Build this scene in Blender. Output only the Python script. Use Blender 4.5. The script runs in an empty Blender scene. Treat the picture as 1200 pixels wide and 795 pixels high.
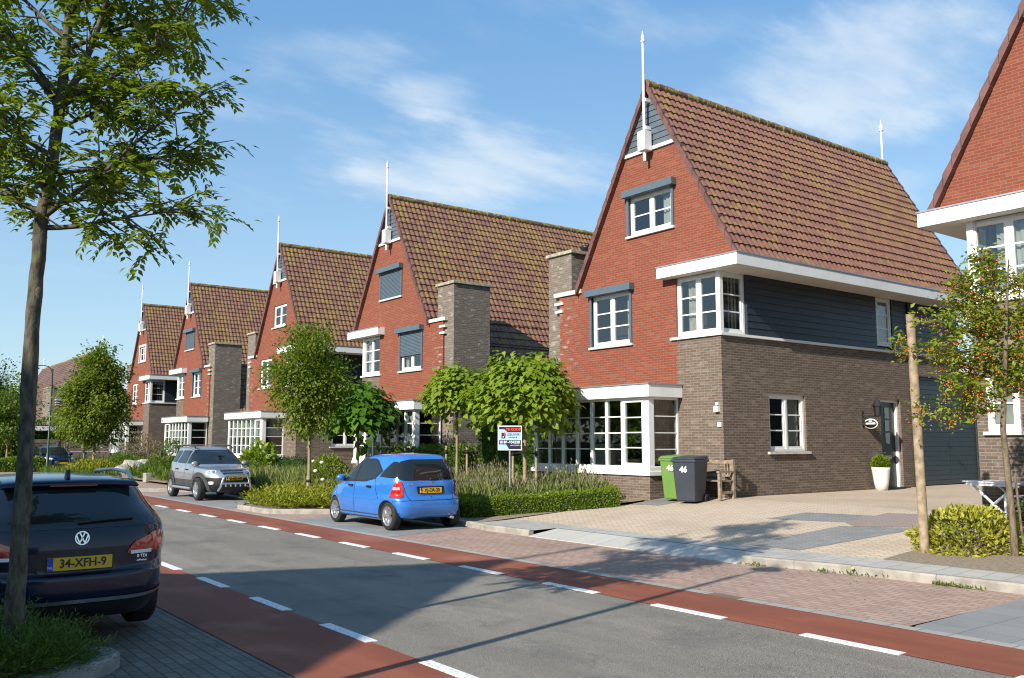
import bpy, bmesh, math, random
import numpy as np
from mathutils import Vector, Matrix
from mathutils.bvhtree import BVHTree
R = math.radians
scene = bpy.context.scene
COL = scene.collection
rng = random.Random(7)
nrng = np.random.RandomState(11)

# ------------------------------------------------------------------ materials
class NT:
    def __init__(s, name):
        s.m = bpy.data.materials.new(name); s.m.use_nodes = True
        s.t = s.m.node_tree; s.t.nodes.clear()
        s.out = s.n('ShaderNodeOutputMaterial')
    def n(s, typ, **kw):
        nd = s.t.nodes.new(typ)
        for k, v in kw.items(): setattr(nd, k, v)
        return nd
    def set(s, sock, v):
        if isinstance(v, bpy.types.NodeSocket): s.t.links.new(v, sock)
        else:
            if hasattr(sock.default_value, '__len__') and not isinstance(v, str):
                v = tuple(v)
                if len(sock.default_value) == 4 and len(v) == 3: v = v + (1,)
            sock.default_value = v
    def math(s, op, a, b=0.0, c=None, clamp=False):
        nd = s.n('ShaderNodeMath', operation=op, use_clamp=clamp)
        s.set(nd.inputs[0], a); s.set(nd.inputs[1], b)
        if c is not None: s.set(nd.inputs[2], c)
        return nd.outputs[0]
    def mix(s, f, a, b, typ='MIX'):
        nd = s.n('ShaderNodeMix', data_type='RGBA', blend_type=typ)
        s.set(nd.inputs[0], f); s.set(nd.inputs[6], a); s.set(nd.inputs[7], b)
        return nd.outputs[2]
    def noise(s, vec, scale, detail=3, rough=.55):
        nd = s.n('ShaderNodeTexNoise')
        if vec is not None: s.set(nd.inputs['Vector'], vec)
        nd.inputs['Scale'].default_value = scale; nd.inputs['Detail'].default_value = detail
        nd.inputs['Roughness'].default_value = rough
        return nd.outputs['Fac']
    def ramp(s, f, a, b, inter='SMOOTHSTEP'):
        nd = s.n('ShaderNodeMapRange', interpolation_type=inter)
        s.set(nd.inputs[0], f); nd.inputs[1].default_value = a; nd.inputs[2].default_value = b
        return nd.outputs[0]
    def xyz(s, vec):
        nd = s.n('ShaderNodeSeparateXYZ'); s.set(nd.inputs[0], vec); return nd.outputs
    def comb(s, x, y, z=0.0):
        nd = s.n('ShaderNodeCombineXYZ')
        s.set(nd.inputs[0], x); s.set(nd.inputs[1], y); s.set(nd.inputs[2], z); return nd.outputs[0]
    def coord(s, which='Object'):
        return s.n('ShaderNodeTexCoord').outputs[which]
    def mapping(s, vec, scale=(1, 1, 1), rot=(0, 0, 0)):
        nd = s.n('ShaderNodeMapping'); s.set(nd.inputs[0], vec)
        nd.inputs['Scale'].default_value = scale; nd.inputs['Rotation'].default_value = rot
        return nd.outputs[0]
    def bump(s, h, strength=.3, dist=.01):
        nd = s.n('ShaderNodeBump'); s.set(nd.inputs['Height'], h)
        nd.inputs['Strength'].default_value = strength; nd.inputs['Distance'].default_value = dist
        return nd.outputs[0]
    def bsdf(s, color, rough=.7, metal=0.0, normal=None, spec=.5, coat=0.0, coatr=.05, finish=True):
        p = s.n('ShaderNodeBsdfPrincipled')
        s.set(p.inputs['Base Color'], color); s.set(p.inputs['Roughness'], rough)
        s.set(p.inputs['Metallic'], metal); p.inputs['Specular IOR Level'].default_value = spec
        p.inputs['Coat Weight'].default_value = coat; p.inputs['Coat Roughness'].default_value = coatr
        if normal is not None: s.set(p.inputs['Normal'], normal)
        if finish: s.t.links.new(p.outputs[0], s.out.inputs[0])
        return p.outputs[0]
    def finish(s, sh): s.t.links.new(sh, s.out.inputs[0]); return s.m

M = {}
def plain(name, col, rough=.6, metal=0.0, spec=.5, coat=0.0, var=.12, vs=6.0, bump=0.0, bs=60):
    t = NT(name); c = t.coord('Object')
    f = t.noise(c, vs, 4)
    dark = tuple(v*(1-var) for v in col); lite = tuple(min(1, v*(1+var)) for v in col)
    cc = t.mix(t.ramp(f, .3, .7), dark, lite)
    nm = t.bump(t.noise(c, bs, 3), bump, .004) if bump else None
    t.bsdf(cc, rough, metal, nm, spec, coat)
    M[name] = t.m; return t.m

def brick_mat(name, c1, c2, c3, mortar, effl=0.0, bw=.22, rh=.0625, eff2=0.0):
    t = NT(name); co = t.coord('Object'); nx = t.xyz(t.coord('Normal'))
    p = t.xyz(co)
    m = t.math('GREATER_THAN', t.math('ABSOLUTE', nx[0]), .7)
    u = t.math('ADD', t.math('MULTIPLY', p[1], m), t.math('MULTIPLY', p[0], t.math('SUBTRACT', 1.0, m)))
    v = t.comb(u, p[2])
    b = t.n('ShaderNodeTexBrick', offset=.5)
    t.set(b.inputs['Vector'], v)
    b.inputs['Scale'].default_value = 1; b.inputs['Brick Width'].default_value = bw; b.inputs['Row Height'].default_value = rh
    b.inputs['Mortar Size'].default_value = .0058; b.inputs['Mortar Smooth'].default_value = .2
    b.inputs['Color1'].default_value = (0, 0, 0, 1); b.inputs['Color2'].default_value = (1, 1, 1, 1); b.inputs['Mortar'].default_value = (.5, .5, .5, 1)
    rnd = t.n('ShaderNodeSeparateColor'); t.set(rnd.inputs[0], b.outputs['Color']); rv = rnd.outputs[0]
    big = t.noise(co, .7, 4); fine = t.noise(co, 30, 3)
    c = t.mix(rv, c1, c2)
    c = t.mix(t.ramp(t.math('ADD', t.math('MULTIPLY', fine, .6), t.math('MULTIPLY', rv, .5)), .55, .8), c, c3)
    c = t.mix(t.math('MULTIPLY', t.ramp(big, .35, .75), .22), c, tuple(v*.65 for v in c1))
    fac = b.outputs['Fac']
    if effl or eff2:
        em = t.noise(t.comb(t.math('MULTIPLY', u, 1.0), t.math('MULTIPLY', p[2], 2.5)), 3.0, 4)
        wm = t.ramp(em, .52, .68)
        if effl:
            wm = t.math('MULTIPLY', wm, t.ramp(t.math('ABSOLUTE', p[1]), 2.7, 3.7))
            wm = t.math('MULTIPLY', wm, t.math('MULTIPLY', m, effl))
        else:
            wm = t.math('MULTIPLY', wm, eff2)
        wm = t.math('MULTIPLY', wm, t.ramp(rv, .1, .6))
        c = t.mix(wm, c, (.62, .58, .56))
    col = t.mix(fac, c, mortar)
    h = t.math('SUBTRACT', 1.0, fac)
    h = t.math('ADD', h, t.math('MULTIPLY', fine, .35))
    t.bsdf(col, .82, 0, t.bump(h, .5, .006), .25)
    M[name] = t.m; return t.m

brick_mat('red_brick', (.222, .056, .029), (.178, .042, .023), (.255, .075, .039), (.205, .14, .105), effl=.4)
brick_mat('brown_brick', (.145, .106, .078), (.082, .06, .046), (.20, .145, .105), (.24, .21, .175), eff2=.12)
brick_mat('chimney_brick', (.165, .135, .105), (.11, .09, .07), (.21, .17, .135), (.245, .22, .185), eff2=.4)

def tile_mat(name, base, moss, amount):
    t = NT(name); co = t.coord('Object'); p = t.xyz(co); nx = t.xyz(t.coord('Normal'))
    sg = t.math('SIGN', nx[1])
    cu = t.math('FLOOR', t.math('DIVIDE', p[0], .21)); cv = t.math('FLOOR', t.math('DIVIDE', t.math('SUBTRACT', 10.8, p[2]), .2616))
    wn = t.n('ShaderNodeTexWhiteNoise', noise_dimensions='3D'); t.set(wn.inputs[0], t.comb(cu, cv, sg))
    w = wn.outputs[0]
    c = t.mix(w, tuple(v*.82 for v in base), tuple(v*1.15 for v in base))
    c = t.mix(t.math('MULTIPLY', t.ramp(t.noise(co, .5, 3), .35, .7), .4), c, (base[0]*.85, base[1]*.8, base[2]*.95))
    st = t.noise(t.mapping(co, (13, 13, 1.2)), 1.0, 5, .7)
    patch = t.noise(co, .42, 4, .6)
    f = t.math('ADD', t.math('MULTIPLY', st, .6), t.math('ADD', t.math('MULTIPLY', patch, .5), t.math('MULTIPLY', w, .2)))
    mm = t.math('MULTIPLY', t.ramp(f, .72-amount, .95-amount), .85)
    c = t.mix(mm, c, t.mix(t.noise(co, 25, 2), moss, tuple(v*.55 for v in moss)))
    fine = t.noise(co, 45, 3)
    c = t.mix(t.math('MULTIPLY', fine, .35), c, tuple(v*.5 for v in base))
    t.bsdf(c, .62, 0, t.bump(fine, .25, .006), .4)
    M[name] = t.m; return t.m
tile_mat('roof_tile', (.245, .118, .078), (.36, .245, .06), .105)
tile_mat('roof_tile_mossy', (.225, .11, .074), (.36, .25, .055), .15)
tile_mat('roof_tile_orange', (.36, .13, .05), (.30, .16, .05), -.1)
plain('far_roof', (.125, .07, .055), .7, var=.2, vs=1)
plain('verge_tile', (.135, .06, .05), .6, var=.25, vs=3, bump=.2)
t = NT('ridge_tile'); co = t.coord(); f = t.noise(co, 7, 4)
t.bsdf(t.mix(t.ramp(f, .42, .6), (.15, .075, .055), (.33, .26, .05)), .8, 0, t.bump(f, .5, .02)); M['ridge_tile'] = t.m
plain('white_paint', (.80, .80, .78), .35, var=.03, vs=2)
plain('white_trim', (.78, .78, .76), .45, var=.05, vs=1.5)
plain('soffit', (.62, .58, .52), .6, var=.04)
plain('stone_sill', (.55, .53, .48), .7, var=.15, vs=9, bump=.15)
plain('coping_stone', (.34, .31, .23), .8, var=.3, vs=7, bump=.3)
plain('navy_siding', (.020, .026, .034), .45, var=.15, vs=5)
plain('slate_cladding', (.085, .11, .13), .5, var=.1, vs=5)
plain('shutter_grey', (.085, .12, .15), .45, var=.05)
plain('garage_green', (.024, .036, .041), .45, var=.08)
plain('door_black', (.012, .016, .018), .3, var=.1)
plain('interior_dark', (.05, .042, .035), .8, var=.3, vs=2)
plain('interior_warm', (.16, .12, .08), .8, var=.4, vs=1.5)
plain('curtain_cream', (.50, .46, .40), .9, var=.15)
plain('curtain_brown', (.17, .115, .075), .9, var=.25)
plain('curtain_net', (.55, .57, .55), .9, var=.12)
plain('black_plastic', (.012, .012, .013), .45, var=.2)
plain('black_metal', (.015, .015, .017), .4, var=.2)
plain('grey_plastic', (.045, .047, .05), .55, var=.15)
plain('tyre_rubber', (.014, .014, .014), .8, var=.3, vs=20)
plain('alloy', (.55, .56, .57), .3, .85, var=.08)
plain('chrome', (.85, .85, .85), .2, 1.0, var=.02)
plain('bin_green', (.125, .24, .05), .45, var=.06, vs=3)
plain('bin_grey', (.035, .042, .055), .42, var=.1, vs=3)
plain('plain_white', (.82, .82, .82), .5, var=.02)
plain('old_wood', (.25, .195, .135), .8, var=.35, vs=12, bump=.3)
plain('stake_wood', (.31, .235, .155), .8, var=.3, vs=9, bump=.3)
plain('fence_wood', (.17, .145, .12), .8, var=.3, vs=5, bump=.2)
plain('table_white', (.68, .67, .64), .6, var=.12, vs=8)
plain('pot_white', (.74, .73, .71), .4, var=.03)
plain('dark_wood', (.05, .032, .022), .7, var=.3)
plain('kerb_stone', (.30, .275, .235), .85, var=.2, vs=5, bump=.3)
plain('kerb_dark', (.27, .26, .24), .85, var=.25, vs=5, bump=.4)
plain('rock_stone', (.36, .33, .29), .85, var=.35, vs=5, bump=.6, bs=12)
plain('lamp_green', (.012, .05, .032), .4, var=.1)
plain('zinc', (.42, .43, .44), .4, .6, var=.1)
plain('rubber_strap', (.01, .01, .01), .8)
plain('berry_orange', (.52, .17, .025), .4, var=.3, vs=3)
plain('flower_white', (.82, .80, .72), .7, var=.05)
plain('flower_yellow', (.75, .55, .02), .6)
plain('plate_yellow', (.72, .42, .012), .35, var=.04)
plain('plate_blue', (.01, .04, .35), .35)
plain('red_lens', (.44, .014, .01), .12, spec=.7, coat=.6, var=.25, vs=14)
plain('dark_red_lens', (.22, .008, .006), .12, spec=.7, coat=.6, var=.15, vs=14)
plain('clear_lens', (.62, .64, .66), .1, .35, spec=.8, coat=1, var=.35, vs=16)
plain('sign_blue', (.36, .55, .74), .5, var=.02)
plain('sign_dark', (.012, .014, .03), .5, var=.02)
plain('sign_red', (.75, .07, .01), .5, var=.02)
plain('iron_grate', (.16, .115, .085), .7, .2)

def paint(name, col, flake=.0, rough=.25, metal=0.0):
    t = NT(name); c = t.coord()
    cc = t.mix(t.ramp(t.noise(c, 2.2, 3), .3, .7), tuple(v*.94 for v in col), tuple(v*1.05 for v in col))
    dirt = t.ramp(t.xyz(c)[2], .75, .15)
    cc = t.mix(t.math('MULTIPLY', dirt, t.math('MULTIPLY', t.noise(c, 5, 4), .12)), cc, (.12, .105, .09))
    dk = max(col) < .05
    t.bsdf(cc, rough, metal, None, .3 if dk else .5, .45 if dk else 1.0, .03); M[name] = t.m
paint('paint_blue', (.03, .185, .58), rough=.28, metal=.15)
paint('paint_silver', (.47, .48, .49), rough=.32, metal=.7)
paint('paint_navy', (.004, .008, .028), rough=.2)
paint('paint_dark', (.010, .013, .022), rough=.25)
t = NT('car_glass'); t.bsdf((.012, .016, .018), .03, 0, None, .6, 0); M['car_glass'] = t.m

t = NT('window_glass')
ge = t.n('ShaderNodeNewGeometry'); dt = t.n('ShaderNodeVectorMath', operation='DOT_PRODUCT')
t.t.links.new(ge.outputs['Incoming'], dt.inputs[0]); t.t.links.new(ge.outputs['Normal'], dt.inputs[1])
frf = t.math('ADD', t.math('MULTIPLY', t.math('POWER', t.math('SUBTRACT', 1.0, t.math('ABSOLUTE', dt.outputs['Value'])), 4.0), .85), .13, clamp=True)
nz = t.noise(t.coord(), 1.3, 2)
gl = t.n('ShaderNodeBsdfGlossy'); gl.inputs['Roughness'].default_value = .02; gl.inputs['Color'].default_value = (.9, .93, .95, 1)
t.set(gl.inputs['Normal'], t.bump(nz, .06, .05))
tr = t.n('ShaderNodeBsdfTransparent'); tr.inputs[0].default_value = (.62, .66, .64, 1)
mx = t.n('ShaderNodeMixShader'); t.set(mx.inputs[0], frf)
t.t.links.new(tr.outputs[0], mx.inputs[1]); t.t.links.new(gl.outputs[0], mx.inputs[2])
t.finish(mx.outputs[0]); M['window_glass'] = t.m

def leaf_mat(name, cols, trans=.35, rough=.5, hue=None):
    t = NT(name); g = t.n('ShaderNodeNewGeometry'); r = g.outputs['Random Per Island']
    cr = t.n('ShaderNodeValToRGB'); t.set(cr.inputs[0], r)
    el = cr.color_ramp.elements
    while len(el) < len(cols): el.new(.5)
    for i, c in enumerate(cols): el[i].position = i/(len(cols)-1); el[i].color = (*c, 1)
    col = t.mix(t.ramp(t.noise(t.coord(), 1.1, 3), .3, .7), cr.outputs[0], tuple(v*.8 for v in cols[len(cols)//2]))
    p = t.bsdf(col, rough, 0, None, .35, finish=False)
    tl = t.n('ShaderNodeBsdfTranslucent')
    t.set(tl.inputs[0], t.mix(1.0, col, (1.25, 1.35, .5), 'MULTIPLY'))
    mx = t.n('ShaderNodeMixShader'); mx.inputs[0].default_value = trans
    t.t.links.new(p, mx.inputs[1]); t.t.links.new(tl.outputs[0], mx.inputs[2])
    t.finish(mx.outputs[0]); M[name] = t.m
leaf_mat('leaf_ash', [(.08, .12, .02), (.14, .195, .026), (.22, .28, .038), (.31, .34, .055)], .5)
leaf_mat('leaf_catalpa', [(.11, .18, .016), (.19, .285, .024), (.27, .36, .034), (.36, .42, .05)], .42)
leaf_mat('leaf_catalpa_deep', [(.06, .14, .012), (.10, .22, .018), (.16, .30, .024)], .42)
leaf_mat('leaf_round', [(.08, .13, .016), (.13, .20, .02), (.19, .255, .028), (.27, .29, .045)], .45)
leaf_mat('leaf_mid', [(.075, .14, .016), (.13, .205, .024), (.20, .265, .034)], .42)
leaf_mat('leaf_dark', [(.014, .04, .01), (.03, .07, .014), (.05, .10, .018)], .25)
leaf_mat('leaf_box', [(.11, .18, .014), (.20, .28, .02), (.32, .38, .03)], .4)
leaf_mat('leaf_yellow', [(.22, .24, .02), (.36, .37, .035), (.5, .47, .06), (.14, .2, .02), (.55, .47, .16)], .3)
leaf_mat('leaf_gold', [(.17, .21, .018), (.27, .30, .025), (.35, .35, .03), (.11, .16, .015)], .3)
leaf_mat('leaf_juniper', [(.07, .115, .018), (.12, .175, .024), (.20, .25, .035)], .35)
leaf_mat('leaf_lavender', [(.15, .21, .05), (.22, .29, .08), (.30, .33, .11), (.33, .31, .18)], .4)
leaf_mat('leaf_spike', [(.20, .17, .15), (.27, .22, .17), (.16, .13, .14)], .2)
leaf_mat('leaf_crab', [(.12, .19, .02), (.19, .27, .028), (.28, .34, .036), (.36, .35, .05)], .45)
leaf_mat('leaf_dry', [(.16, .13, .06), (.20, .19, .08), (.26, .19, .12), (.32, .27, .2)], .3)
leaf_mat('leaf_grass', [(.07, .12, .02), (.12, .17, .03), (.18, .20, .05)], .3)

def bark(name, a, b, lich):
    t = NT(name); co = t.coord(); f = t.noise(t.mapping(co, (1, 1, .35)), 22, 5, .65)
    c = t.mix(t.ramp(f, .35, .65), a, b)
    c = t.mix(t.math('MULTIPLY', t.ramp(t.noise(co, 5, 4), .5, .68), .6), c, lich)
    t.bsdf(c, .9, 0, t.bump(f, .8, .02), .2); M[name] = t.m
bark('bark_grey', (.05, .044, .034), (.13, .115, .085), (.13, .13, .06))
bark('bark_light', (.22, .16, .10), (.36, .27, .17), (.28, .24, .16))
bark('bark_brown', (.10, .075, .05), (.21, .16, .11), (.2, .18, .1))

# --- ground materials
t = NT('asphalt'); co = t.coord(); f = t.noise(co, 55, 5, .8); g = t.noise(co, 1.1, 5, .6); st = t.noise(t.mapping(co, (1.6, .16, 1)), 1.0, 6, .65)
vo = t.n('ShaderNodeTexVoronoi'); vo.inputs['Scale'].default_value = 110; t.set(vo.inputs['Vector'], co)
c = t.mix(t.ramp(st, .35, .7), (.235, .205, .16), (.35, .31, .245))
c = t.mix(t.math('MULTIPLY', t.ramp(g, .5, .66), .55), c, (.10, .096, .09))
c = t.mix(t.math('MULTIPLY', t.ramp(f, .48, .62), .6), c, (.46, .43, .37))
c = t.mix(t.ramp(vo.outputs['Distance'], .35, .75), c, (.075, .072, .066))
cw = t.n('ShaderNodeTexVoronoi', feature='DISTANCE_TO_EDGE'); cw.inputs['Scale'].default_value = .28
nn = t.n('ShaderNodeTexNoise'); nn.inputs['Scale'].default_value = 2.2; nn.inputs['Detail'].default_value = 6; t.set(nn.inputs['Vector'], co)
vm = t.n('ShaderNodeVectorMath', operation='MULTIPLY_ADD'); t.t.links.new(nn.outputs['Color'], vm.inputs[0]); vm.inputs[1].default_value = (.9, .9, 0); t.t.links.new(co, vm.inputs[2]); t.t.links.new(vm.outputs[0], cw.inputs['Vector'])
ck = t.math('MULTIPLY', t.ramp(cw.outputs['Distance'], .006, .0015), t.ramp(g, .42, .55))
c = t.mix(t.math('MULTIPLY', ck, .3), c, (.05, .048, .045))
t.bsdf(c, .85, 0, t.bump(t.math('ADD', f, vo.outputs['Distance']), .5, .006), .3); M['asphalt'] = t.m
t = NT('red_asphalt'); co = t.coord(); f = t.noise(co, 55, 5, .8); g = t.noise(t.mapping(co, (1.5, .3, 1)), 1.3, 5, .6)
c = t.mix(t.ramp(g, .35, .7), (.215, .065, .035), (.30, .095, .05))
c = t.mix(t.math('MULTIPLY', t.ramp(f, .42, .62), .4), c, (.16, .055, .035))
c = t.mix(t.math('MULTIPLY', t.ramp(t.noise(co, .8, 4), .52, .7), .4), c, (.38, .18, .115))
c = t.mix(t.math('MULTIPLY', t.ramp(t.noise(t.mapping(co, (2.5, .5, 1)), 2.0, 6, .7), .56, .7), .45), c, (.12, .06, .045))
t.bsdf(c, .8, 0, t.bump(f, .4, .005), .3); M['red_asphalt'] = t.m
t = NT('road_paint'); co = t.coord(); f = t.noise(co, 35, 5, .7)
t.bsdf(t.mix(t.ramp(f, .38, .5), (.40, .39, .36), (.78, .78, .75)), .7, 0, t.bump(f, .3, .003)); M['road_paint'] = t.m

def paver(name, c1, c2, mortar, bw, rh, ms, rot=0.0, big=.25, offset=.5, stain=(.1, .09, .08)):
    t = NT(name); co = t.coord(); v = t.mapping(co, rot=(0, 0, rot))
    b = t.n('ShaderNodeTexBrick', offset=offset); t.set(b.inputs['Vector'], v)
    b.inputs['Scale'].default_value = 1; b.inputs['Brick Width'].default_value = bw; b.inputs['Row Height'].default_value = rh
    b.inputs['Mortar Size'].default_value = ms; b.inputs['Mortar Smooth'].default_value = .3
    b.inputs['Color1'].default_value = (*c1, 1); b.inputs['Color2'].default_value = (*c2, 1); b.inputs['Mortar'].default_value = (*mortar, 1)
    f = t.noise(co, 40, 4, .65); g = t.noise(co, .55, 5, .6)
    c = t.mix(t.math('MULTIPLY', t.ramp(g, .42, .72), big), b.outputs['Color'], stain)
    c = t.mix(t.math('MULTIPLY', f, .3), c, tuple(v*.6 for v in c1))
    h = t.math('SUBTRACT', t.math('MULTIPLY', f, .3), b.outputs['Fac'])
    t.bsdf(c, .85, 0, t.bump(h, .6, .006), .25); M[name] = t.m
paver('pink_paver', (.38, .25, .19), (.48, .335, .265), (.23, .18, .14), .21, .105, .009, R(90), .3)
paver('tan_paver', (.54, .43, .315), (.62, .505, .38), (.36, .285, .205), .21, .105, .009, R(38), .3, stain=(.25, .2, .14))
paver('dark_paver', (.23, .23, .22), (.285, .28, .27), (.16, .16, .15), .21, .105, .006, R(38), .2)
paver('mix_paver', (.34, .25, .21), (.29, .265, .25), (.2, .17, .155), .21, .105, .006, R(38), .2)
paver('grey_paver', (.15, .135, .11), (.215, .195, .16), (.065, .06, .048), .21, .105, .007, R(90), .35)
paver('grey_slab', (.25, .255, .25), (.30, .30, .29), (.17, .17, .165), .5, .5, .007, R(90), .25, 0.0)
paver('pavement_tile', (.40, .385, .35), (.46, .44, .40), (.25, .23, .2), .3, .3, .007, 0, .2)
paver('drop_slab', (.45, .43, .385), (.51, .49, .44), (.28, .26, .23), .8, 3.0, .008, R(90), .2, 0.0)
paver('gutter', (.34, .32, .28), (.42, .39, .34), (.18, .16, .13), .3, .5, .008, R(90), .2)
t = NT('soil'); co = t.coord(); f = t.noise(co, 28, 6, .7)
t.bsdf(t.mix(t.ramp(f, .3, .7), (.22, .175, .125), (.36, .30, .22)), .95, 0, t.bump(f, 1.0, .03), .1); M['soil'] = t.m
t = NT('ground_grass'); co = t.coord(); f = t.noise(co, 9, 6, .7)
t.bsdf(t.mix(t.ramp(f, .3, .7), (.045, .06, .02), (.10, .115, .04)), .95, 0, t.bump(f, 1.0, .05), .1); M['ground_grass'] = t.m

# ------------------------------------------------------------------ mesh helpers
class MB:
    def __init__(s): s.v = []; s.f = []; s.mi = []; s.sm = []
    def add(s, vs, fs, mi=0, smooth=False):
        o = len(s.v); s.v += [tuple(v) for v in vs]
        s.f += [tuple(i+o for i in f) for f in fs]; s.mi += [mi]*len(fs); s.sm += [smooth]*len(fs)
        return s
    def box(s, x0, x1, y0, y1, z0, z1, T=None, mi=0):
        vs = [(x, y, z) for x in (x0, x1) for y in (y0, y1) for z in (z0, z1)]
        if T: vs = [T(*v) for v in vs]
        return s.add(vs, [(0, 1, 3, 2), (4, 6, 7, 5), (0, 4, 5, 1), (2, 3, 7, 6), (0, 2, 6, 4), (1, 5, 7, 3)], mi)
    def prism(s, poly, h0, h1, T, mi=0):
        n = len(poly)
        vs = [T(a, b, h0) for a, b in poly] + [T(a, b, h1) for a, b in poly]
        fs = [tuple(range(n)), tuple(range(2*n-1, n-1, -1))] + [(i, (i+1) % n, n+(i+1) % n, n+i) for i in range(n)]
        return s.add(vs, fs, mi)
    def tube(s, pts, rad, n=8, mi=0, cap=True, smooth=True):
        pts = [Vector(p) for p in pts]
        rs = rad if hasattr(rad, '__len__') else [rad]*len(pts)
        vs, fs = [], []; up = None
        for i, p in enumerate(pts):
            d = (pts[min(i+1, len(pts)-1)] - pts[max(i-1, 0)]).normalized()
            if up is None:
                up = d.orthogonal().normalized()
            else:
                up = (up - d*up.dot(d)); up = up.normalized() if up.length > 1e-6 else d.orthogonal().normalized()
            w = d.cross(up)
            for k in range(n):
                a = 2*math.pi*k/n
                vs.append(p + (up*math.cos(a)+w*math.sin(a))*rs[i])
        for i in range(len(pts)-1):
            for k in range(n):
                a, b = i*n+k, i*n+(k+1) % n
                fs.append((a, b, b+n, a+n))
        s.add(vs, fs, mi, smooth)
        if cap:
            s.add(vs[:n], [tuple(range(n-1, -1, -1))], mi); s.add(vs[-n:], [tuple(range(n))], mi)
        return s
    def lathe(s, prof, n=16, origin=(0, 0, 0), axis='z', mi=0, smooth=True, cap=True):
        vs, fs = [], []
        for r, h in prof:
            for k in range(n):
                a = 2*math.pi*k/n; c, q = r*math.cos(a), r*math.sin(a)
                v = (c, q, h) if axis == 'z' else ((h, c, q) if axis == 'x' else (c, h, q))
                vs.append(tuple(v[i]+origin[i] for i in range(3)))
        m = len(prof)
        for i in range(m-1):
            for k in range(n):
                a, b = i*n+k, i*n+(k+1) % n
                fs.append((a, b, b+n, a+n))
        if cap and prof[0][0] > 1e-5: fs.append(tuple(range(n-1, -1, -1)))
        if cap and prof[-1][0] > 1e-5: fs.append(tuple((m-1)*n+k for k in range(n)))
        return s.add(vs, fs, mi, smooth)
    def build(s, name, mat, parent=None, recalc=True, loc=None, bevel=0.0, merge=False):
        me = bpy.data.meshes.new(name); me.from_pydata(s.v, [], s.f)
        mats = mat if isinstance(mat, (list, tuple)) else [mat]
        for m in mats: me.materials.append(M[m] if isinstance(m, str) else m)
        me.polygons.foreach_set('material_index', s.mi); me.polygons.foreach_set('use_smooth', s.sm)
        if recalc or merge:
            bm = bmesh.new(); bm.from_mesh(me)
            if merge: bmesh.ops.remove_doubles(bm, verts=bm.verts, dist=1e-4)
            bmesh.ops.recalc_face_normals(bm, faces=bm.faces); bm.to_mesh(me); bm.free()
        o = bpy.data.objects.new(name, me); COL.objects.link(o)
        if parent is not None: o.parent = parent
        if loc: o.location = loc
        if bevel:
            b = o.modifiers.new('b', 'BEVEL'); b.width = bevel; b.segments = 2; b.limit_method = 'ANGLE'
        return o

def tag(o, label, cat, group=None):
    o['label'] = label; o['category'] = cat
    if group: o['group'] = group
    return o
def thing(name, label, cat, loc=(0, 0, 0), rz=0.0, group=None):
    o = bpy.data.objects.new(name, None); COL.objects.link(o); o.location = loc; o.rotation_euler = (0, 0, rz)
    return tag(o, label, cat, group)
def struct(o, kind='structure'): o['kind'] = kind; return o
def copy_tree(o, parent=None, skip=()):
    c = o.copy(); COL.objects.link(c)
    if parent is not None: c.parent = parent
    for ch in list(o.children):
        if ch.name.split('.')[0] not in skip: copy_tree(ch, c, skip)
    return c

def np_mesh(name, V, F, mat, parent=None, smooth=False, loc=None):
    me = bpy.data.meshes.new(name)
    V = np.ascontiguousarray(V, dtype=np.float32); F = np.ascontiguousarray(F, dtype=np.int32)
    k = F.shape[1]
    me.vertices.add(len(V)); me.vertices.foreach_set('co', V.ravel())
    me.loops.add(F.size); me.loops.foreach_set('vertex_index', F.ravel())
    me.polygons.add(len(F)); me.polygons.foreach_set('loop_start', np.arange(len(F), dtype=np.int32)*k)
    me.polygons.foreach_set('loop_total', np.full(len(F), k, dtype=np.int32))
    me.update(calc_edges=True); me.materials.append(M[mat])
    if smooth: me.polygons.foreach_set('use_smooth', np.ones(len(F), dtype=bool))
    o = bpy.data.objects.new(name, me); COL.objects.link(o)
    if parent is not None: o.parent = parent
    if loc: o.location = loc
    return o

def nrm(a): return a/np.maximum(np.linalg.norm(a, axis=1, keepdims=True), 1e-9)
def leaf_arrays(P, D, U, L, W, fold=.25):
    """one folded four-point leaf per row: base at P, pointing along D, face towards U"""
    P = np.asarray(P, float); D = nrm(np.asarray(D, float)); U = np.asarray(U, float)
    S = nrm(np.cross(D, U)); U = nrm(np.cross(S, D))
    L = np.broadcast_to(np.asarray(L, float), (len(P),))[:, None]; W = np.broadcast_to(np.asarray(W, float), (len(P),))[:, None]
    a = P; tip = P+D*L - U*L*.12
    l = P+D*L*.42+S*W*.5+U*W*fold; r = P+D*L*.42-S*W*.5+U*W*fold
    V = np.stack([a, r, tip, l], 1).reshape(-1, 3)
    i = np.arange(len(P))*4
    F = np.concatenate([np.stack([i, i+1, i+2], 1), np.stack([i, i+2, i+3], 1)])
    return V, F
def big_leaf_arrays(P, D, U, L, W):
    """broad heart-shaped leaf, seven points"""
    P = np.asarray(P, float); D = nrm(np.asarray(D, float)); S = nrm(np.cross(D, U)); U = nrm(np.cross(S, D))
    L = np.broadcast_to(np.asarray(L, float), (len(P),))[:, None]; W = np.broadcast_to(np.asarray(W, float), (len(P),))[:, None]
    pts = [P, P+D*L*.08-S*W*.38+U*W*.05, P+D*L*.45-S*W*.5+U*W*.1, P+D*L-U*L*.22, P+D*L*.45+S*W*.5+U*W*.1, P+D*L*.08+S*W*.38+U*W*.05, P+D*L*.5]
    V = np.stack(pts, 1).reshape(-1, 3); i = np.arange(len(P))*7
    tr = [(0, 1, 6), (1, 2, 6), (2, 3, 6), (3, 4, 6), (4, 5, 6), (5, 0, 6)]
    F = np.concatenate([np.stack([i+a, i+b, i+c], 1) for a, b, c in tr])
    return V, F
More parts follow.
